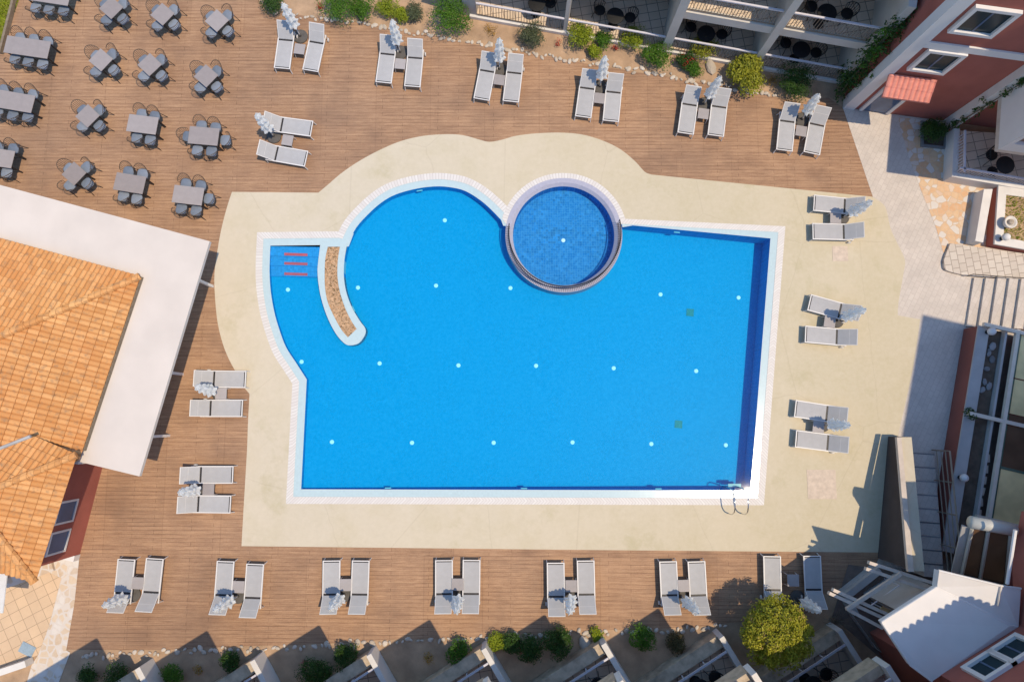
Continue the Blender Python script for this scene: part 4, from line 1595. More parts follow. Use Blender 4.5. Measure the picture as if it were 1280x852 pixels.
# ------------------------------------------------------------------ top terraces
O = W(602, 21.5, 0); B_ = W(979, 88.5, 0)
U = (B_ - O).normalized(); V = Vector((-U.y, U.x, 0))
TF = lambda u, v, z: O + U * u + V * v + Vector((0, 0, z))
def uof(px):
    py = 21.5 + (px - 602) * (67 / 377)
    return (W(px, py) - O).dot(U)
UA, UB, UC, UD, UE = uof(588), uof(706), uof(831), uof(941), uof(1048)
tbd = thing("terrace_apartments", "white apartment block with railed terraces and balconies above the garden bed", "building", O)
DEP = 3.2
FLZ = .10
mb = MB(); mb.box(UA, UE + .1, .02, DEP + 6, -.05, FLZ, TF)
mb.build("terrace_floor", MAT["terrace"], tbd)
mb = MB(); mb.box(UA, UE + .1, -.16, .018, 0, .16, TF)
mb.build("kerb", MAT["trim"], tbd)
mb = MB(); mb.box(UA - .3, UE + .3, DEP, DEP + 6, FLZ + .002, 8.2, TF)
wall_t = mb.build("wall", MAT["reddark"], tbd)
SZ = 2.7
for u0, u1, v0 in ((UA - .2, UC - .175, .85), (UC + .175, UD - .15, .02), (UD + .15, UE - .1, .02)):
    mb = MB(); mb.box(u0, u1, v0, DEP - .003, SZ - .42, SZ - .003, TF)
    sl = mb.build("balcony_slab", MAT["slab"], tbd)
    mb = MB(); mb.box(u0, u1, v0 + .20, DEP - .004, SZ - .002, SZ + .012, TF)
    mb.build("balcony_floor", MAT["terrace"], sl)
# roof over the upper balconies, beyond the frame: it shades them
mb = MB(); mb.box(UA - .3, UE + .3, .35, DEP - .003, 5.35, 5.6, TF)
mb.build("upper_slab", MAT["slab"], tbd)
for u0, w_, h_, v0 in ((UA, .55, 5.3, -.05), (UB, .16, 2.28, -.03), (UC, .34, 5.3, -.12), (UD, .30, 5.3, -.12), (UE, .28, 5.3, -.12)):
    mb = MB(); mb.box(u0 - w_ / 2, u0 + w_ / 2, v0, DEP - .005, .0, h_, TF)
    mb.build("divider_wall", MAT["grey"] if w_ > .4 else MAT["slab"], tbd)


def railing(frame, u0, u1, v, z, h, parent, step=.115, bars="bars", plain=False):
    k = MB(); k.box(u0, u1, v - .035, v + .035, z + h - .06, z + h, frame)
    r_ = k.build("railing", MAT["rail"], parent)
    if plain:
        for i in range(1, 4):
            k = MB(); u = u0 + (u1 - u0) * i / 4
            k.box(u - .02, u + .02, v - .02, v + .02, z + .0, z + h - .062, frame)
            k.build("rail_post", MAT["rail"], r_)
        return r_
    k = MB(); n = int((u1 - u0) / step)
    for i in range(1, n):
        u = u0 + (u1 - u0) * i / n
        k.box(u - .011, u + .011, v - .011, v + .011, z + .07, z + h - .062, frame)
    k.box(u0, u1, v - .016, v + .016, z + .04, z + .068, frame)
    k.build("balusters", MAT[bars], r_)
    return r_


for u0, u1 in ((UA + .3, UB - .09), (UB + .09, UC - .18), (UC + .18, UD - .16), (UD + .16, UE - .15)):
    railing(TF, u0, u1, -.05, .16, .86, tbd)
for u0, u1 in ((UC + .18, UD - .16), (UD + .16, UE - .15)):
    railing(TF, u0, u1, .10, SZ, .95, tbd)
for i in range(4):
    u0 = (UA + .6, UB + .5, UC + .5, UD + .5)[i]
    for z in (FLZ, SZ):
        mb = MB()
        mb.box(u0, u0 + 2.2, DEP - .06, DEP - .005, z + .02, z + 2.15, TF)
        w_ = mb.build("door", MAT["white"], tbd)
        mb = MB(); mb.box(u0 + .08, u0 + 2.12, DEP - .075, DEP - .062, z + .1, z + 2.07, TF)
        mb.build("pane", MAT["glass"], w_)
patio_set((671, 4), FLZ, "the first low terrace by the pillar", [((688, 3), "nearer the post")])
patio_set((769, 20), FLZ, "the second low terrace", [((750, 12), "farther from the tall divider"), ((788, 21), "nearer the tall divider")])
patio_set((883, 42), FLZ, "the third low terrace under a balcony", [((864, 33), "farther from the red building"), ((903, 42), "nearer the red building")])
patio_set((1002, 62), FLZ, "the fourth low terrace under a balcony", [((983, 53), "farther from the red building"), ((1021, 65), "nearer the red building")])
patio_set((1034, 16), SZ, "the upper balcony beside the climbing vine", [((1015, 7), "farther from the vine"), ((1060, 16), "nearer the vine")])

# ------------------------------------------------------------------ the red building, upper right
RO0, RO1 = W(1054, 135, 0), W(1182, 152.5, 0)
RU = (RO1 - RO0).normalized(); RV = Vector((-RU.y, RU.x, 0))
RF = lambda u, v, z: RO0 + RU * u + RV * v + Vector((0, 0, z))
def ru(px):
    return (W(px, 135 + (px - 1054) * 17.5 / 128) - RO0).dot(RU)
rd = thing("red_building", "terracotta red building with white corner band and tiled door hood", "building", RO0)
HB = 11.0
mb = MB(); mb.box(.03, 13, .03, 9, 0, HB, RF)
mb.build("wall", MAT["red"], rd)
mb = MB(); mb.box(-.02, .44, -.03, .028, 0, HB, RF); mb.box(-.02, .028, .0285, .42, 0, HB, RF)
mb.build("corner_pilaster", MAT["white"], rd)
mb = MB(); mb.box(.441, 13, -.035, .028, 4.80, 5.14, RF)
mb.build("band", MAT["white"], rd)


def window(frame, u0, u1, z0, z1, parent, pane="glass", fw=.13, proud=.11, mat="white"):
    k = MB()
    k.box(u0, u0 + fw, -proud, .02, z0, z1, frame); k.box(u1 - fw, u1, -proud, .02, z0, z1, frame)
    k.box(u0 + fw, u1 - fw, -proud, .02, z0, z0 + fw, frame); k.box(u0 + fw, u1 - fw, -proud, .02, z1 - fw, z1, frame)
    w_ = k.build("window", MAT[mat], parent)
    k = MB(); k.box(u0 + fw + .001, u1 - fw - .001, -.012, .022, z0 + fw + .001, z1 - fw - .001, frame)
    p_ = k.build("pane", MAT[pane], w_)
    k = MB(); um = (u0 + u1) / 2
    k.box(um - .03, um + .03, -.03, -.0125, z0 + fw + .002, z1 - fw - .002, frame)
    k.build("sash", MAT["glassblue"], w_)
    return w_


# recessed windows: the wall keeps flush, the pane sits behind a proud surround
window(RF, .66, 2.0, 3.42, 4.78, rd)
window(RF, .60, 2.05, 5.85, 7.25, rd)
dk = MB(); dk.box(.62, .76, -.06, .025, 0.06, 2.3, RF); dk.box(1.72, 1.86, -.06, .025, .06, 2.3, RF); dk.box(.761, 1.719, -.06, .025, 2.16, 2.3, RF)
dr = dk.build("door", MAT["white"], rd)
dk = MB(); dk.box(.762, 1.718, -.015, .024, .08, 2.158, RF)
dk.build("pane", MAT["glassblue"], dr)
# tiled hood over the door
h0, h1 = RF(.30, -.02, 2.95), RF(2.05, -.02, 2.95)
l0, l1 = RF(.30, -.72, 2.55), RF(2.05, -.72, 2.55)
aw = roof_part("door_hood", [([l0, l1, h1, h0], l0, l1)], rd, "awning", pitch_u=.19, len_v=.36, amp=.05)
k = MB(); k.hexa([l0 + Vector((0, 0, -.08)), l1 + Vector((0, 0, -.08)), h1 + Vector((0, 0, -.08)), h0 + Vector((0, 0, -.08))], [q + Vector((0, 0, -.02)) for q in (l0, l1, h1, h0)])
k.build("hood_board", MAT["awning"], aw)
# second pilaster with a vine, terrace beyond it
uP = ru(1181)
mb = MB(); mb.box(uP - .10, uP + .30, -.32, .027, 0, HB, RF)
mb.build("buttress", MAT["trim"], rd)
# upper floor overhanging the corner terrace at far right
wc = W(1184, 222, 0) - RO0
uw, vw = wc.dot(RU), wc.dot(RV)
mb = MB(); mb.box(uw, uw + 7, vw, .026, 2.75, 2.95, RF)
sl = mb.build("balcony_slab", MAT["beam"], rd)
mb = MB(); mb.box(uw, uw + .16, vw, .025, 2.951, 6.0, RF)
mb.build("balcony_side", MAT["white"], rd)
mb = MB(); mb.box(uw + .161, uw + 7, vw, vw + .14, 2.952, 3.5, RF)
mb.build("balcony_front", MAT["white"], rd)
mb = MB(); mb.box(uw - .3, uw + 7, vw - .5, .024, 6.001, 6.2, RF)
mb.build("unseen_upper_roof", MAT["tile"], rd, uv=[(v.x, v.y) for v in mb.v])

# climbing vines
def vine(label, pts, mat, n, w=.28, leaf=.11, seed=1):
    r = random.Random(seed)
    o = thing("climbing_vine", label, "vine", (pts[0].x, pts[0].y, 0), "vines on the walls")
    k = MB(); s = MB()
    s.tube(pts, .03, 6, r2=.012)
    for i in range(len(pts) - 1):
        m = int(n / (len(pts) - 1))
        for j in range(m // 26):
            c = pts[i].lerp(pts[i + 1], r.random()) + Vector((r.gauss(0, w * .5), r.gauss(0, w * .35), r.gauss(0, w * .5)))
            leaf_cloud(k, c, (w * .55, w * .55, w * .55), 26, leaf, r)
    k.build("foliage", MAT[mat], o)
    s.build("stem", MAT["bark"], o)
    return o


vine("leafy vine with yellow tips climbing the corner behind the white band", [RF(-.35, .35, .1), RF(-.38, .55, 1.5), RF(-.38, .6, 2.8), RF(-.30, .95, 4.0), RF(-.2, 1.3, 5.0)], "L_dark", 1700, .42, .12, 2)
vine("bright leafed vine on the upper corner of the terraces", [RF(-.45, .5, 2.5), RF(-.42, .75, 3.3), RF(-.35, 1.0, 4.2)], "L_green", 520, .26, .11, 5)
vine("sparse vine creeping up the buttress of the red building", [RF(uP - .1, -.5, .1), RF(uP + .05, -.42, 1.2), RF(uP + .12, -.40, 2.6), RF(uP + .15, -.4, 4.2), RF(uP + .2, -.4, 5.5)], "L_dark", 900, .26, .10, 9)
shrub("garden_shrub", "dark shrub in the gap beside the red building corner", 1064, 97, 17, "L_dark", h=.9, group=TOPG)
shrub("garden_shrub", "shaded shrub in the stone ringed bed below the buttress", 1168, 163, 14, "L_dark", h=.7, group=TOPG)

# stone ringed bed
mb = MB(); q = [p.xy for p in WP([(1150, 152), (1184, 157), (1181, 187), (1150, 184)])]
qi = inset(q, -.10)
mb.sheet(q, [qi], .10); n0 = 4
for lp, sg in ((q, 1), (qi, -1)):
    mb.add([Vector((p[0], p[1], .10)) for p in lp] + [Vector((p[0], p[1], .0)) for p in lp], [(i, (i + 1) % n0, n0 + (i + 1) % n0, n0 + i) for i in range(n0)])
pb = mb.build("planting_bed", MAT["rockgrey"])
tag(pb, "small dark planting bed ringed with stones below the red wall", "planting bed")
mb = MB(); mb.sheet(qi, [], .04)
mb.build("soil", MAT["soil_dark"], pb)

# raised terrace right of the buttress
tt = thing("corner_terrace", "small railed terrace with dark floor against the red building", "terrace", W(1230, 200))
T0, T1, T2, T3 = W(1187, 167, 0), W(1184, 224, 0), W(1400, 262, 0), W(1400, 180, 0)
mb = MB(); mb.prism([T0, T1, T2, T3], -.03, .32)
mb.build("terrace_floor", MAT["terrace"], tt)
mb = MB()
def wall_seg(k, a, b, th, z0, z1):
    d = (b - a).normalized(); nn = Vector((-d.y, d.x, 0)) * th
    q_ = [Vector((p.x, p.y, 0)) for p in (a, b, b + nn, a + nn)]
    k.hexa([p + Vector((0, 0, z0)) for p in q_], [p + Vector((0, 0, z1)) for p in q_])
wall_seg(mb, W(1181, 168, 0), W(1178, 226, 0), .22, 0, .62)
mb.build("parapet", MAT["trim"], tt)
mb = MB(); wall_seg(mb, W(1178, 227, 0), W(1400, 266, 0), .20, 0, .60)
mb.build("parapet", MAT["trim"], tt)
for a, b in ((W(1185, 172, .32), W(1184, 223, .32)), (W(1184, 224, .32), W(1400, 261, .32))):
    d = (b - a); ln = d.length; d.normalize(); nn = Vector((-d.y, d.x, 0))
    fr_ = lambda u, v, z, a=a, d=d, nn=nn: Vector((a.x, a.y, 0)) + d * u + nn * v + Vector((0, 0, z))
    railing(fr_, 0, ln, .2, .5, .6, tt, bars="rail")
patio_set((1257, 206), .32, "the terrace against the red building", [((1241, 193), "nearer the buttress")])

# bench-like low wall and planter
lw = MB(); q = WP([(1230, 236), (1241, 236), (1229, 303), (1219, 301)], .62)
lw.prism(q, 0, .62)
tag(lw.build("garden_wall", MAT["trim"], bevel=.015), "short free standing white topped wall on the orange patio", "wall")
gp = thing("grass_planter", "raised red planter with white rim and dry grass", "planter", W(1290, 265))
q = [p.xy for p in WP([(1248, 232), (1400, 254), (1400, 333), (1243, 305)], .55)]
mb = MB(); qi = inset(q, -.33)
mb.prism(inset(q, -.02), 0, .47)
mb.build("body", MAT["red"], gp)
mb = MB(); mb.sheet(q, [qi], .56)
for lp in (q, qi):
    mb.add([Vector((p[0], p[1], .56)) for p in lp] + [Vector((p[0], p[1], .471)) for p in lp], [(i, (i + 1) % 4, 4 + (i + 1) % 4, 4 + i) for i in range(4)])
mb.build("rim", MAT["trim"], gp)
mb = MB(); mb.sheet(qi, [], .50)
mb.build("soil", MAT["soil"], gp)
gg = grass("grass", [tuple(p) for p in qi], .50, 2200, MAT["L_yellow"], .11, 8)
for v in gg.data.vertices:
    v.co -= OFF[gp.name]
gg.parent = gp; gg["kind"] = "stuff"
p = W(1257, 280, .56)
mb = MB(); mb.lathe([(.13, 0), (.20, .12), (.24, .26), (.25, .30), (.20, .30), (.18, .24)], 20, (p.x, p.y, .562))
pot = mb.build("plant_pot", MAT["trim"], smooth=True)
tag(pot, "round white bowl pot standing on the planter rim", "pot")
mb = MB(); mb.lathe([(.02, .235), (.12, .27), (.10, .34), (.02, .37)], 10, (p.x, p.y, .562))
mb.build("pebble_fill", MAT["rock"], pot)


def ball_lamp(label, x, y, z, r=.15):
    p = W(x, y, z + .3)
    o = thing("ball_lamp", label, "lamp", (p.x, p.y, z), "white ball lamps")
    k = MB(); k.lathe([(.07, 0), (.07, .04), (.03, .06), (.03, .16)], 12, (p.x, p.y, z))
    k.build("base", MAT["metal"], o)
    k = MB()
    k.lathe([(r * math.sin(math.pi * i / 10) + .001, .14 + r - r * math.cos(math.pi * i / 10)) for i in range(11)], 18, (p.x, p.y, z))
    k.build("globe", MAT["white"], o, True)


ball_lamp("white ball lamp beside the bowl pot on the planter rim", 1258, 296, .56)

# ramp band and steps
rp_ = thing("paved_ramp", "raised walkway band of pale setts beside the steps", "walkway", W(1240, 325))
q = WP(smooth([(1188, 304, 1), (1420, 336, 1), (1420, 362, 1), (1207, 344, 1), (1184, 338), (1180, 330), (1181, 322)]), .14)
mb = MB(); mb.prism(q, 0, .14)
mb.build("paving", MAT["ramp"], rp_)
mb = MB(); pts = WP([(1209, 345), (1240, 347.5), (1290, 351)], .14)
mb.tube([p + Vector((0, 0, .35)) for p in pts], .018, 6)
for p in (pts[0], pts[1], pts[2]):
    mb.tube([p, p + Vector((0, 0, .35))], .015, 5)
mb.build("handrail", MAT["metal"], rp_)
sc = thing("path_steps", "broad pale stone steps rising beyond the path", "steps", W(1212, 378))
for i in range(8):
    a, b = W(1215.5, 347.5), W(1206, 408)
    dx = Vector((.385 * i, -.035 * i, 0))
    a, b = a + dx, b + dx
    if i == 7:
        ex = Vector((4, -.35, 0))
    else:
        ex = Vector((.385, -.035, 0))
    mb = MB(); q_ = [a, b, b + ex, a + ex]
    z1 = .115 * (i + 1)
    mb.hexa([p + Vector((0, 0, .005)) for p in q_], [p + Vector((0, 0, z1)) for p in q_])
    mb.build("step", MAT["path"], sc)

# ------------------------------------------------------------------ retaining wall and glazed building on the right
wl = thing("retaining_wall", "long red retaining wall with grey coping along the shaded path", "wall", W(1185, 520))
A, Bq = W(1204.5, 411, 0), W(1170.5, 618, 0)
d = (Bq - A).normalized(); nn = Vector((-d.y, d.x, 0))
if nn.x < 0:
    nn = -nn
WF = lambda s, t, z: A + d * s + nn * t + Vector((0, 0, z))
LW = (Bq - A).length
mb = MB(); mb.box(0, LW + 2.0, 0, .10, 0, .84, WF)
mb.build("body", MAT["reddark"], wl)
mb = MB(); mb.box(-.02, LW + 2.0, -.02, .42, .841, .90, WF)
mb.build("coping", MAT["grey"], wl)
mb = MB(); mb.box(.0, LW + 2.0, .421, .95, .2, .80, WF)
tag(mb.build("planting_strip_ground", MAT["soil_dark"]), kind="structure")
gb = thing("glazed_building", "shaded building with flat cream framed glazing over a narrow brown terrace", "building", WF(LW / 2, 2.5, 0))
mb = MB(); mb.box(-.05, LW + 4, .96, 1.05, .2, 1.0, WF)
mb.build("terrace_kerb", MAT["grey"], gb)
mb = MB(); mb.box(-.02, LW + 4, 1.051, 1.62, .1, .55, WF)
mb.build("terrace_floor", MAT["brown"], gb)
VB = 1.30
def sv(px, py, z):
    q = W(px, py, z) - A
    return q.dot(d), q.dot(nn)
ZG = 1.12
sA, sB, sC = sv(1262, 412, ZG)[0], sv(1250, 525, ZG)[0], sv(1234, 648, ZG)[0]
mb = MB(); mb.box(sA - .1, sC + .1, VB, VB + .14, ZG - .14, ZG, WF)
fr0 = mb.build("glazing_frame", MAT["frame_beam"], gb)
for s0, v0 in ((sA, .05), (sB, .02), (sC, .9)):
    mb = MB(); mb.box(s0 - .07, s0 + .07, v0, VB - .001, ZG - .13, ZG + .012, WF)
    mb.box(s0 - .07, s0 + .07, VB + .141, 3.4, ZG - .13, ZG + .012, WF)
    mb.build("cross_beam", MAT["frame_beam"], gb)
sM = sv(1256, 583, ZG)[0]
for s0, s1, m_ in ((sA + .071, sA + 1.75, "curtain"), (sA + 1.80, sB - .36, "curtain"), (sB - .32, sB - .072, "interior"), (sB + .071, sM, "interior"), (sM + .10, sC - .072, "curtain")):
    mb = MB(); mb.box(s0, s1, VB + .26, 3.38, ZG - .11, ZG - .08, WF)
    mb.build("pane", MAT[m_], fr0)
    mb = MB(); mb.box(s0, s1, VB + .142, VB + .258, ZG - .12, ZG - .09, WF)
    mb.build("sill", MAT["glassgreen"], fr0)
mb = MB(); mb.box(sM + .005, sM + .095, VB + .142, 3.38, ZG - .12, ZG - .06, WF)
mb.build("mullion", MAT["glassgreen"], fr0)
mb = MB(); mb.box(-.02, LW + 5, 1.621, 12, 0, ZG - .16, WF)
mb.build("base", MAT["red"], gb)
# unseen storeys, set back and raised to throw the shade on the path
HF, VF = 16.4, 4.35
mb = MB(); mb.box(.40, LW + 6, VF, VF + 7, ZG - .159, HF, WF)
mb.build("wall", MAT["red"], gb)
mb = MB(); mb.box(.30, LW + 6.1, VF - .12, VF + 7.1, HF + .001, HF + .2, WF)
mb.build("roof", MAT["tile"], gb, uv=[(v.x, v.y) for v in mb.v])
ball_lamp("white ball lamp at the top end of the grey coping", 1240, 414, .9, .15)
ball_lamp("white ball lamp half way along the grey coping", 1205.5, 597, .9, .15)
pr2 = [rock_proto("bed_stone", "rockgrey", s, "grey stone lying in the dark planting strip", "stones in the dark planting strip") for s in (31, 32)]
r = random.Random(4)
for i in range(8):
    o = pr2[i % 2] if i < 2 else pr2[i % 2].copy()
    if i > 1:
        col.objects.link(o)
    p = WF(r.uniform(.5, 2.6), r.uniform(.55, .84), .82)
    s_ = r.uniform(.5, 1.15)
    o.location, o.scale, o.rotation_euler = p, (s_, s_, s_), (0, 0, r.uniform(0, 6))
shrub("strip_plant", "small dark plant spilling over the grey coping", 1213, 516, 8, "L_dark", h=.35, z=.85, n=220, group="plants in the dark strip")
# stacked firewood-like blocks on the narrow terrace
pr3 = MB(); pr3.box(-.09, .09, -.15, .15, 0, .26)
bl0 = tag(pr3.build("cardboard_box", MAT["beam"], bevel=.01), "x", "box", "pale boxes on the brown terrace floor")
mkb = Maker(bl0)
for i in range(6):
    p = WF(4.9 + .42 * i, 1.17, .552)
    mkb(f"{ORD[i]} pale box from the rafter on the brown terrace", p, R(-14 + r.uniform(-12, 12)))

# ------------------------------------------------------------------ staircase with flank wall
stw = thing("garden_staircase", "shaded stone staircase rising between a sunlit wall and handrail", "staircase", W(1155, 620))
n_st = 9
for i in range(n_st):
    t0, t1 = i / n_st, (i + 1) / n_st
    z1 = .16 * (i + 1)
    xl0, xl1 = 1138 + 17 * t0, 1138 + 17 * t1
    y0, y1 = 565 + 155 * t0, 565 + 155 * t1
    xr0, xr1 = 1168 + 12 * t0, 1168 + 12 * t1
    # vertical risers: outline measured at the tread's height
    q = WP([(xl0, y0), (xr0, y0 + 2), (xr1, y1 + 2), (xl1, y1)], z1)
    yb = q[2].y - (0 if i == n_st - 1 else .02)
    mb = MB(); mb.hexa([Vector((p.x, p.y, .004)) for p in q][::-1], q[::-1])
    sto = mb.build("step", MAT["path"], stw)
    nl = (q[1] - q[0]).normalized(); nb_ = Vector((nl.y, -nl.x, 0)) * .05  # dark strips drawn in for step lines that even light leaves out
    k = MB(); t4 = [q[0] + nb_, q[1] + nb_, q[1], q[0]]
    k.hexa([p + Vector((0, 0, .002)) for p in t4], [p + Vector((0, 0, .012)) for p in t4])
    k.build("step_line", MAT["rockgrey"], sto)
# flank wall with rising top
def rising(k, pl0, pr0, pl1, pr1, z0, z1):
    a_, b_, c_, d_ = W(*pl0, z0), W(*pr0, z0), W(*pr1, z1), W(*pl1, z1)
    k.hexa([Vector((p.x, p.y, 0)) for p in (d_, c_, b_, a_)], [d_, c_, b_, a_])
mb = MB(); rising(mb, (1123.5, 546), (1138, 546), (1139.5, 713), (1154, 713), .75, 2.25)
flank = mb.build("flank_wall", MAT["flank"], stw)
mb = MB()
ca, cb_, cc, cd = W(1124.5, 546, .752), W(1138.5, 546, .752), W(1154.5, 713, 2.252), W(1140, 713, 2.252)
mb.hexa([ca, cb_, cc, cd], [p + Vector((0, 0, .05)) for p in (ca, cb_, cc, cd)])
mb.build("wall_cap", MAT["concrete"], stw)
mb = MB()
ca, cb_, cc, cd = W(1118.5, 546, .80), W(1124.2, 546, .80), W(1139.6, 713, 2.30), W(1132.5, 713, 2.30)
mb.hexa([ca, cb_, cc, cd], [p + Vector((0, 0, .14)) for p in (ca, cb_, cc, cd)])
mb.build("timber_rail", MAT["beam"], stw)
# handrail on the building side
mb = MB()
A0, A1 = W(1165, 562, .05), W(1180, 722, 1.5)
for k_ in range(4):
    off_ = Vector((0.02 * k_, 0, .28 + .24 * k_))
    mb.tube([A0 + off_, A1 + off_], .022 if k_ < 3 else .035, 6)
for t_ in (0, .25, .5, .75, 1):
    p = A0.lerp(A1, t_)
    mb.tube([p, p + Vector((.06, 0, 1.0))], .025, 6)
mb.build("handrail", MAT["bars"], stw)

# ------------------------------------------------------------------ red wall, window bay and white roof, lower right
wb0, wb1 = W(1165, 851, 4.65), W(1273, 783, 4.65)
wu = (wb1 - wb0); wu.z = 0
LBW = wu.length; wu.normalize()
wv = Vector((wu.y, -wu.x, 0))                       # into the building (down and right)
BF = lambda s, t, z: Vector((wb0.x, wb0.y, 0)) + wu * s + wv * t + Vector((0, 0, z))
cb = thing("corner_building", "red corner building carrying a white bay roof and tiled eave", "building", BF(LBW / 2, 0, 0))
mb = MB(); mb.box(.35, LBW + .1, 0, 7, 0, 9.2, BF)
mb.build("wall", MAT["red"], cb)
# the wall that runs up the right edge
mb = MB(); mb.prism([BF(LBW + .101, 0, 0).xy, BF(LBW + .101, 7, 0).xy, W(1500, 640, 4.6).xy, W(1284, 640, 4.6).xy, W(1272, 700, 4.6).xy], 4.35, 7.4)
mb.build("side_wall", MAT["red"], cb)
def bs(px, py, z):
    return (W(px, py, z) - BF(0, 0, z)).dot(wu)
for (xa, ya), (xb, yb) in (((1244, 832), (1276, 811)), ((1213, 853), (1238, 836))):
    s0, s1 = bs(xa, ya, 4.98), bs(xb, yb, 4.98)
    window(BF, s0, s0 + 1.12, 4.95, 6.05, cb, "glass", .14)
# scalloped tile eave, above the frame
mb = MB(); pts_ = []
ZV = 9.3
OVH = .30
tipc = W(1210, 747, 4.8) - SH * (ZV - 4.8)            # the corner whose shadow falls on the bay roof
tipc.z = 0
back = Vector((50, -18, 0)).normalized()
e = []
def scallops(a_, d_, n_, out):
    for i in range(n_):
        for k_ in range(6):
            t_ = k_ / 5
            e.append(a_ + d_ * (.25 * (i + t_ * .94 + .03)) + out * (.10 * math.sin(math.pi * t_)))
n_sc = 30
scallops(tipc - wu * (.25 * n_sc), wu, n_sc, -wv)
scallops(tipc, back, 14, Vector((-back.y, back.x, 0)))
poly = [p.xy for p in e] + [(tipc + back * 3.6 + wv * 2).xy, (tipc - wu * (.25 * n_sc) + wv * 2.5).xy]
mb.prism(poly, ZV - .1, ZV)
mb.build("tile_eave", MAT["tile"], cb, uv=[(v.x, v.y) for v in mb.v])
# bay with white roof
br = thing("bay_roof", "faceted white roof half shaded by a scalloped eave", "roof", W(1190, 780))
R0 = dict(a=W(1102, 777, 4.55), b=W(1171, 733, 4.70), c=W(1173.5, 712.5, 5.05), d=W(1250, 731.5, 5.05), e=W(1276, 735, 4.95), f=W(1273, 783, 4.65), g=W(1165, 851, 4.6), h=W(1138, 831, 4.55), k=W(1262, 782, 4.72))
mb = MB()
order = ["a", "b", "k", "f", "g", "h"]
top = [R0[k_] for k_ in order]
mb.add(top + [p + Vector((0, 0, -.22)) for p in top], [tuple(range(6))[::-1], tuple(range(6, 12))] + [(i, (i + 1) % 6, 6 + (i + 1) % 6, 6 + i) for i in range(6)])
m1 = mb.build("main_slope", MAT["white"], br)
mb = MB(); top = [R0[k_] for k_ in ("b", "c", "d", "e", "f", "k")]
top = [p + Vector((0, 0, .004)) for p in top]
mb.add(top + [p + Vector((0, 0, -.25)) for p in top], [tuple(range(6))[::-1], tuple(range(6, 12))] + [(i, (i + 1) % 6, 6 + (i + 1) % 6, 6 + i) for i in range(6)])
mb.build("upper_slope", MAT["white"], br)
mb = MB()
mb.tube([R0["a"], R0["b"], R0["c"], R0["d"], R0["e"]], .035, 6)
mb.tube([R0["a"], R0["h"], R0["g"]], .035, 6)
mb.build("edge_trim", MAT["white"], br)
mb = MB(); mb.tube([R0["d"] + Vector((0, 0, .01)), W(1247, 757, 4.86)], .03, 5); 
mb.build("flashing", MAT["grey"], br)
# walls of the bay below the roof
bw = MB()
ins = [Vector((p.x, p.y)) for p in (R0["a"], R0["b"], R0["c"], R0["e"], R0["f"], R0["g"], R0["h"])]
bw.prism(inset(ins, -1.35), 0, 4.3)
bw.build("bay_wall", MAT["grey"], cb)
# window bay above the roof on the right edge, with shutter box
sb = thing("shuttered_window", "wide glazed window with white rolled shutter box above the bay roof", "window", W(1232, 690))
q0, q1, q2, q3 = W(1201, 719, 2.6), W(1256, 732, 2.6), W(1262, 668, 4.3), W(1214, 660, 4.3)
k = MB(); k.hexa([q0 + Vector((0, 0, -.06)), q1 + Vector((0, 0, -.06)), q2 + Vector((0, 0, -.06)), q3 + Vector((0, 0, -.06))], [q0, q1, q2, q3])
k.build("pane", MAT["interior"], sb)
k = MB()
up_ = Vector((0, 0, .04))
for a_, b_ in ((q0, q3), (q1, q2), (q0.lerp(q1, .42), q3.lerp(q2, .42)), (q0, q1)):
    k.tube([a_ + up_, b_ + up_], .06, 6)
k.build("frame", MAT["blind"], sb)
k = MB(); k.hexa([W(1188, 716, 2.5), W(1201, 719, 2.5), W(1214, 660, 4.2), W(1202, 655, 4.2)], [p + Vector((0, 0, .05)) for p in (W(1188, 716, 2.5), W(1201, 719, 2.5), W(1214, 660, 4.2), W(1202, 655, 4.2))])
k.build("side_panel", MAT["grey"], sb)
k = MB(); k.tube([W(1213, 652, 4.45), W(1268, 662, 4.45)], .20, 14)
k.build("shutter_box", MAT["blind"], sb, True)
k = MB(); k.tube([W(1269, 662, 5.6), W(1259, 729, 5.06)], .055, 8)
tag(k.build("downpipe", MAT["white"]), "white downpipe standing at the bay roof edge", "pipe")
# pergola beams beside the bay
pg = thing("pergola", "cream timber pergola reaching out from the bay roof", "pergola", W(1100, 745))
for a_, b_ in (((1087, 703), (1168, 729)), ((1083, 710.5), (1160, 737)), ((1042, 737), (1113, 769)), ((1037, 741), (1106, 773)), ((1060, 761.5), (1104, 785))):
    z = 2.62
    p, q = W(*a_, z), W(*b_, z)
    d_ = (q - p).normalized(); n_ = Vector((-d_.y, d_.x, 0)) * .055
    k = MB(); k.hexa([p - n_ + Vector((0, 0, -.16)), q - n_ + Vector((0, 0, -.16)), q + n_ + Vector((0, 0, -.16)), p + n_ + Vector((0, 0, -.16))], [p - n_, q - n_, q + n_, p + n_])
    k.build("beam", MAT["beam"], pg)
p, q = W(1059, 762, 2.74), W(1127, 717, 2.74)
d_ = (q - p).normalized(); n_ = Vector((-d_.y, d_.x, 0)) * .06
k = MB(); k.hexa([p - n_ + Vector((0, 0, -.118)), q - n_ + Vector((0, 0, -.118)), q + n_ + Vector((0, 0, -.118)), p + n_ + Vector((0, 0, -.118))], [p - n_, q - n_, q + n_, p + n_])
k.build("cross_beam", MAT["beam"], pg)
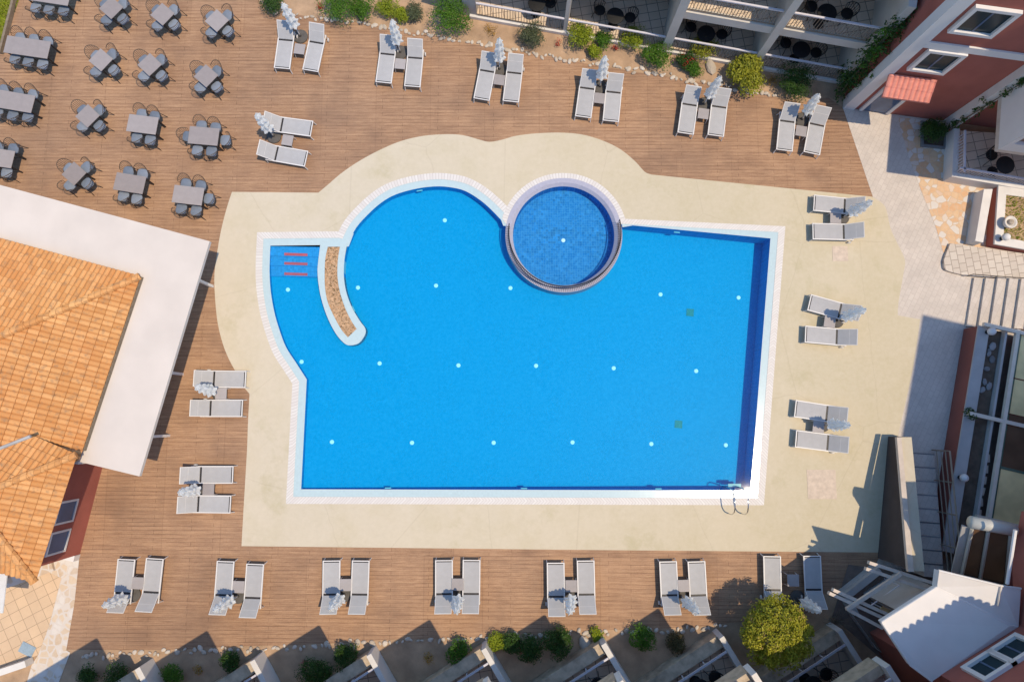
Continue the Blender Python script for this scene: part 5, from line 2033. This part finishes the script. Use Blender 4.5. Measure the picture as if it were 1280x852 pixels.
# raised terrace under the pergola
mb = MB(); mb.sheet([p.xy for p in WP([(1060, 705), (1170, 720), (1180, 800), (1110, 830), (1040, 770)])], [], .02)
tag(mb.build("pergola_pavement", MAT["brown"]), kind="structure")
pt2 = thing("pergola_terrace", "raised brown terrace with grey parapet under the cream pergola", "terrace", W(1085, 750))
ZT = .45
tp_ = [p.xy for p in WP([(1053, 742), (1096, 708), (1160, 726), (1190, 780), (1150, 850), (1098, 812), (1066, 768)], ZT)]
k = MB(); k.prism(tp_, 0, ZT - .12)
k.build("body", MAT["grey"], pt2)
k = MB(); k.prism(inset(tp_, -.02), ZT - .119, ZT - .10)
k.build("floor", MAT["brown"], pt2)
k = MB(); wall_seg(k, Vector((*tp_[0], 0)), Vector((*tp_[1], 0)), -.24, ZT - .098, ZT + .12)
k.build("parapet", MAT["grey"], pt2)
k = MB(); wall_seg(k, Vector((*tp_[6], 0)), Vector((*tp_[0], 0)), -.20, ZT - .097, ZT + .118)
k.build("parapet", MAT["grey"], pt2)
tg = thing("glass_table", "pale glass topped table standing under the pergola beams", "table", W(1118, 748, ZT - .1))
q = WP([(1100, 760), (1131, 738), (1139, 747), (1107, 768)], ZT + .6)
k = MB(); k.prism(q, ZT + .57, ZT + .6)
k.build("table_top", MAT["curtain"], tg)
for v_ in q:
    c_ = (q[0] + q[2]) / 2
    v2 = v_.lerp(c_, .12)
    k = MB(); k.tube([Vector((v2.x, v2.y, ZT - .1)), Vector((v2.x, v2.y, ZT + .569))], .03, 6)
    k.build("leg", MAT["rail"], tg)
k = MB(); k.tube([W(1088, 757, ZT + .9), W(1124, 731, ZT + .9)], .028, 6)
for e_ in (W(1088, 757, ZT + .9), W(1124, 731, ZT + .9)):
    k.tube([e_, Vector((e_.x, e_.y, ZT - .1))], .022, 6)
tag(k.build("guard_rail", MAT["rail"]), "pale guard rail under the cream pergola beams", "railing")

# ------------------------------------------------------------------ zigzag apartments along the bottom
peaks = [(120, 797), (258, 788), (398, 781), (536, 774), (680, 768), (822, 760), (964, 752)]
HR = 6.5
au = Vector((-85, -52, 0)).normalized(); av = Vector((-au.y, au.x, 0))
if av.y > 0:
    av = -av
for i, pk in enumerate(peaks):
    C = W(*pk, 0) - SH * HR
    AF = lambda u, v, z, C=C: C + au * u + av * v + Vector((0, 0, z))
    ap = thing("zigzag_apartment", f"{ORD[i]} angled apartment from the tiled paving with stacked terraces", "building", C, "angled apartments in a zigzag row")
    Lu = 3.92
    k = MB(); k.box(.20, Lu, .45, 3.0, -.02, .10, AF)
    k.build("terrace_floor", MAT["terrace"], ap)
    k = MB(); k.box(.205, Lu, 0, .44, 0, .62, AF)
    k.build("parapet", MAT["parapet"], ap)
    k = MB(); k.box(0, .20, -.01, 3.0, 0, .95, AF)
    k.build("end_wall", MAT["trim"], ap, bevel=.01)
    railing(AF, .21, Lu, .50, .12, .85, ap, plain=True)
    k = MB(); k.box(.0, Lu, .62, 3.0, 2.70, 3.0, AF)
    k.build("balcony_slab", MAT["slab"], ap)
    k = MB(); k.box(.205, Lu, .30, .61, 2.78, 3.50, AF)
    k.build("balcony_parapet", MAT["parapet"], ap)
    k = MB(); k.box(0, .20, .28, 3.0, 3.003, 3.85, AF)
    k.build("balcony_end_wall", MAT["trim"], ap, bevel=.01)
    railing(AF, .21, Lu, .66, 3.02, .85, ap, plain=True)
    k = MB(); k.box(0, Lu, 3.001, 8, 0, HR - .2, AF)
    k.build("wall", MAT["red"], ap)
    k = MB(); k.box(.9, 2.9, 2.95, 2.999, .12, 2.3, AF)
    dw = k.build("door", MAT["white"], ap)
    k = MB(); k.box(.98, 2.82, 2.935, 2.949, .2, 2.22, AF)
    k.build("pane", MAT["glass"], dw)
    k = MB(); k.box(0, Lu + 1.2, 0.0, 8, HR - .199, HR, AF)
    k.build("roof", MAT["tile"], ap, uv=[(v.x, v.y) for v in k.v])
    if i == 6:  # unseen tall roof and wall, added to shade the tree
        C9 = W(985, 724, 0) - SH * 9
        BFx = lambda u, v, z, C9=C9: C9 + au * u + av * v + Vector((0, 0, z))
        k = MB(); k.box(0, 3.6, 0, 5, 8.8, 9, BFx)
        k.build("unseen_upper_roof", MAT["tile"], ap, uv=[(v.x, v.y) for v in k.v])
        k = MB(); k.box(.3, 3.4, 3.2, 5, HR + .001, 8.799, BFx)
        k.build("unseen_upper_wall", MAT["red"], ap)
    if i in (4, 5, 6):
        p = AF(1.75 if i != 6 else 2.0, 1.15, .10)
        mk_ptable(f"round black table on the {ORD[i]} angled terrace", (p.x, p.y, .103))
        p = AF(1.05 if i != 6 else 1.3, 1.2, .10)
        mk_pchair(f"dark round-backed chair on the {ORD[i]} angled terrace", (p.x, p.y, .103), math.atan2(au.y, au.x) - math.pi / 2)
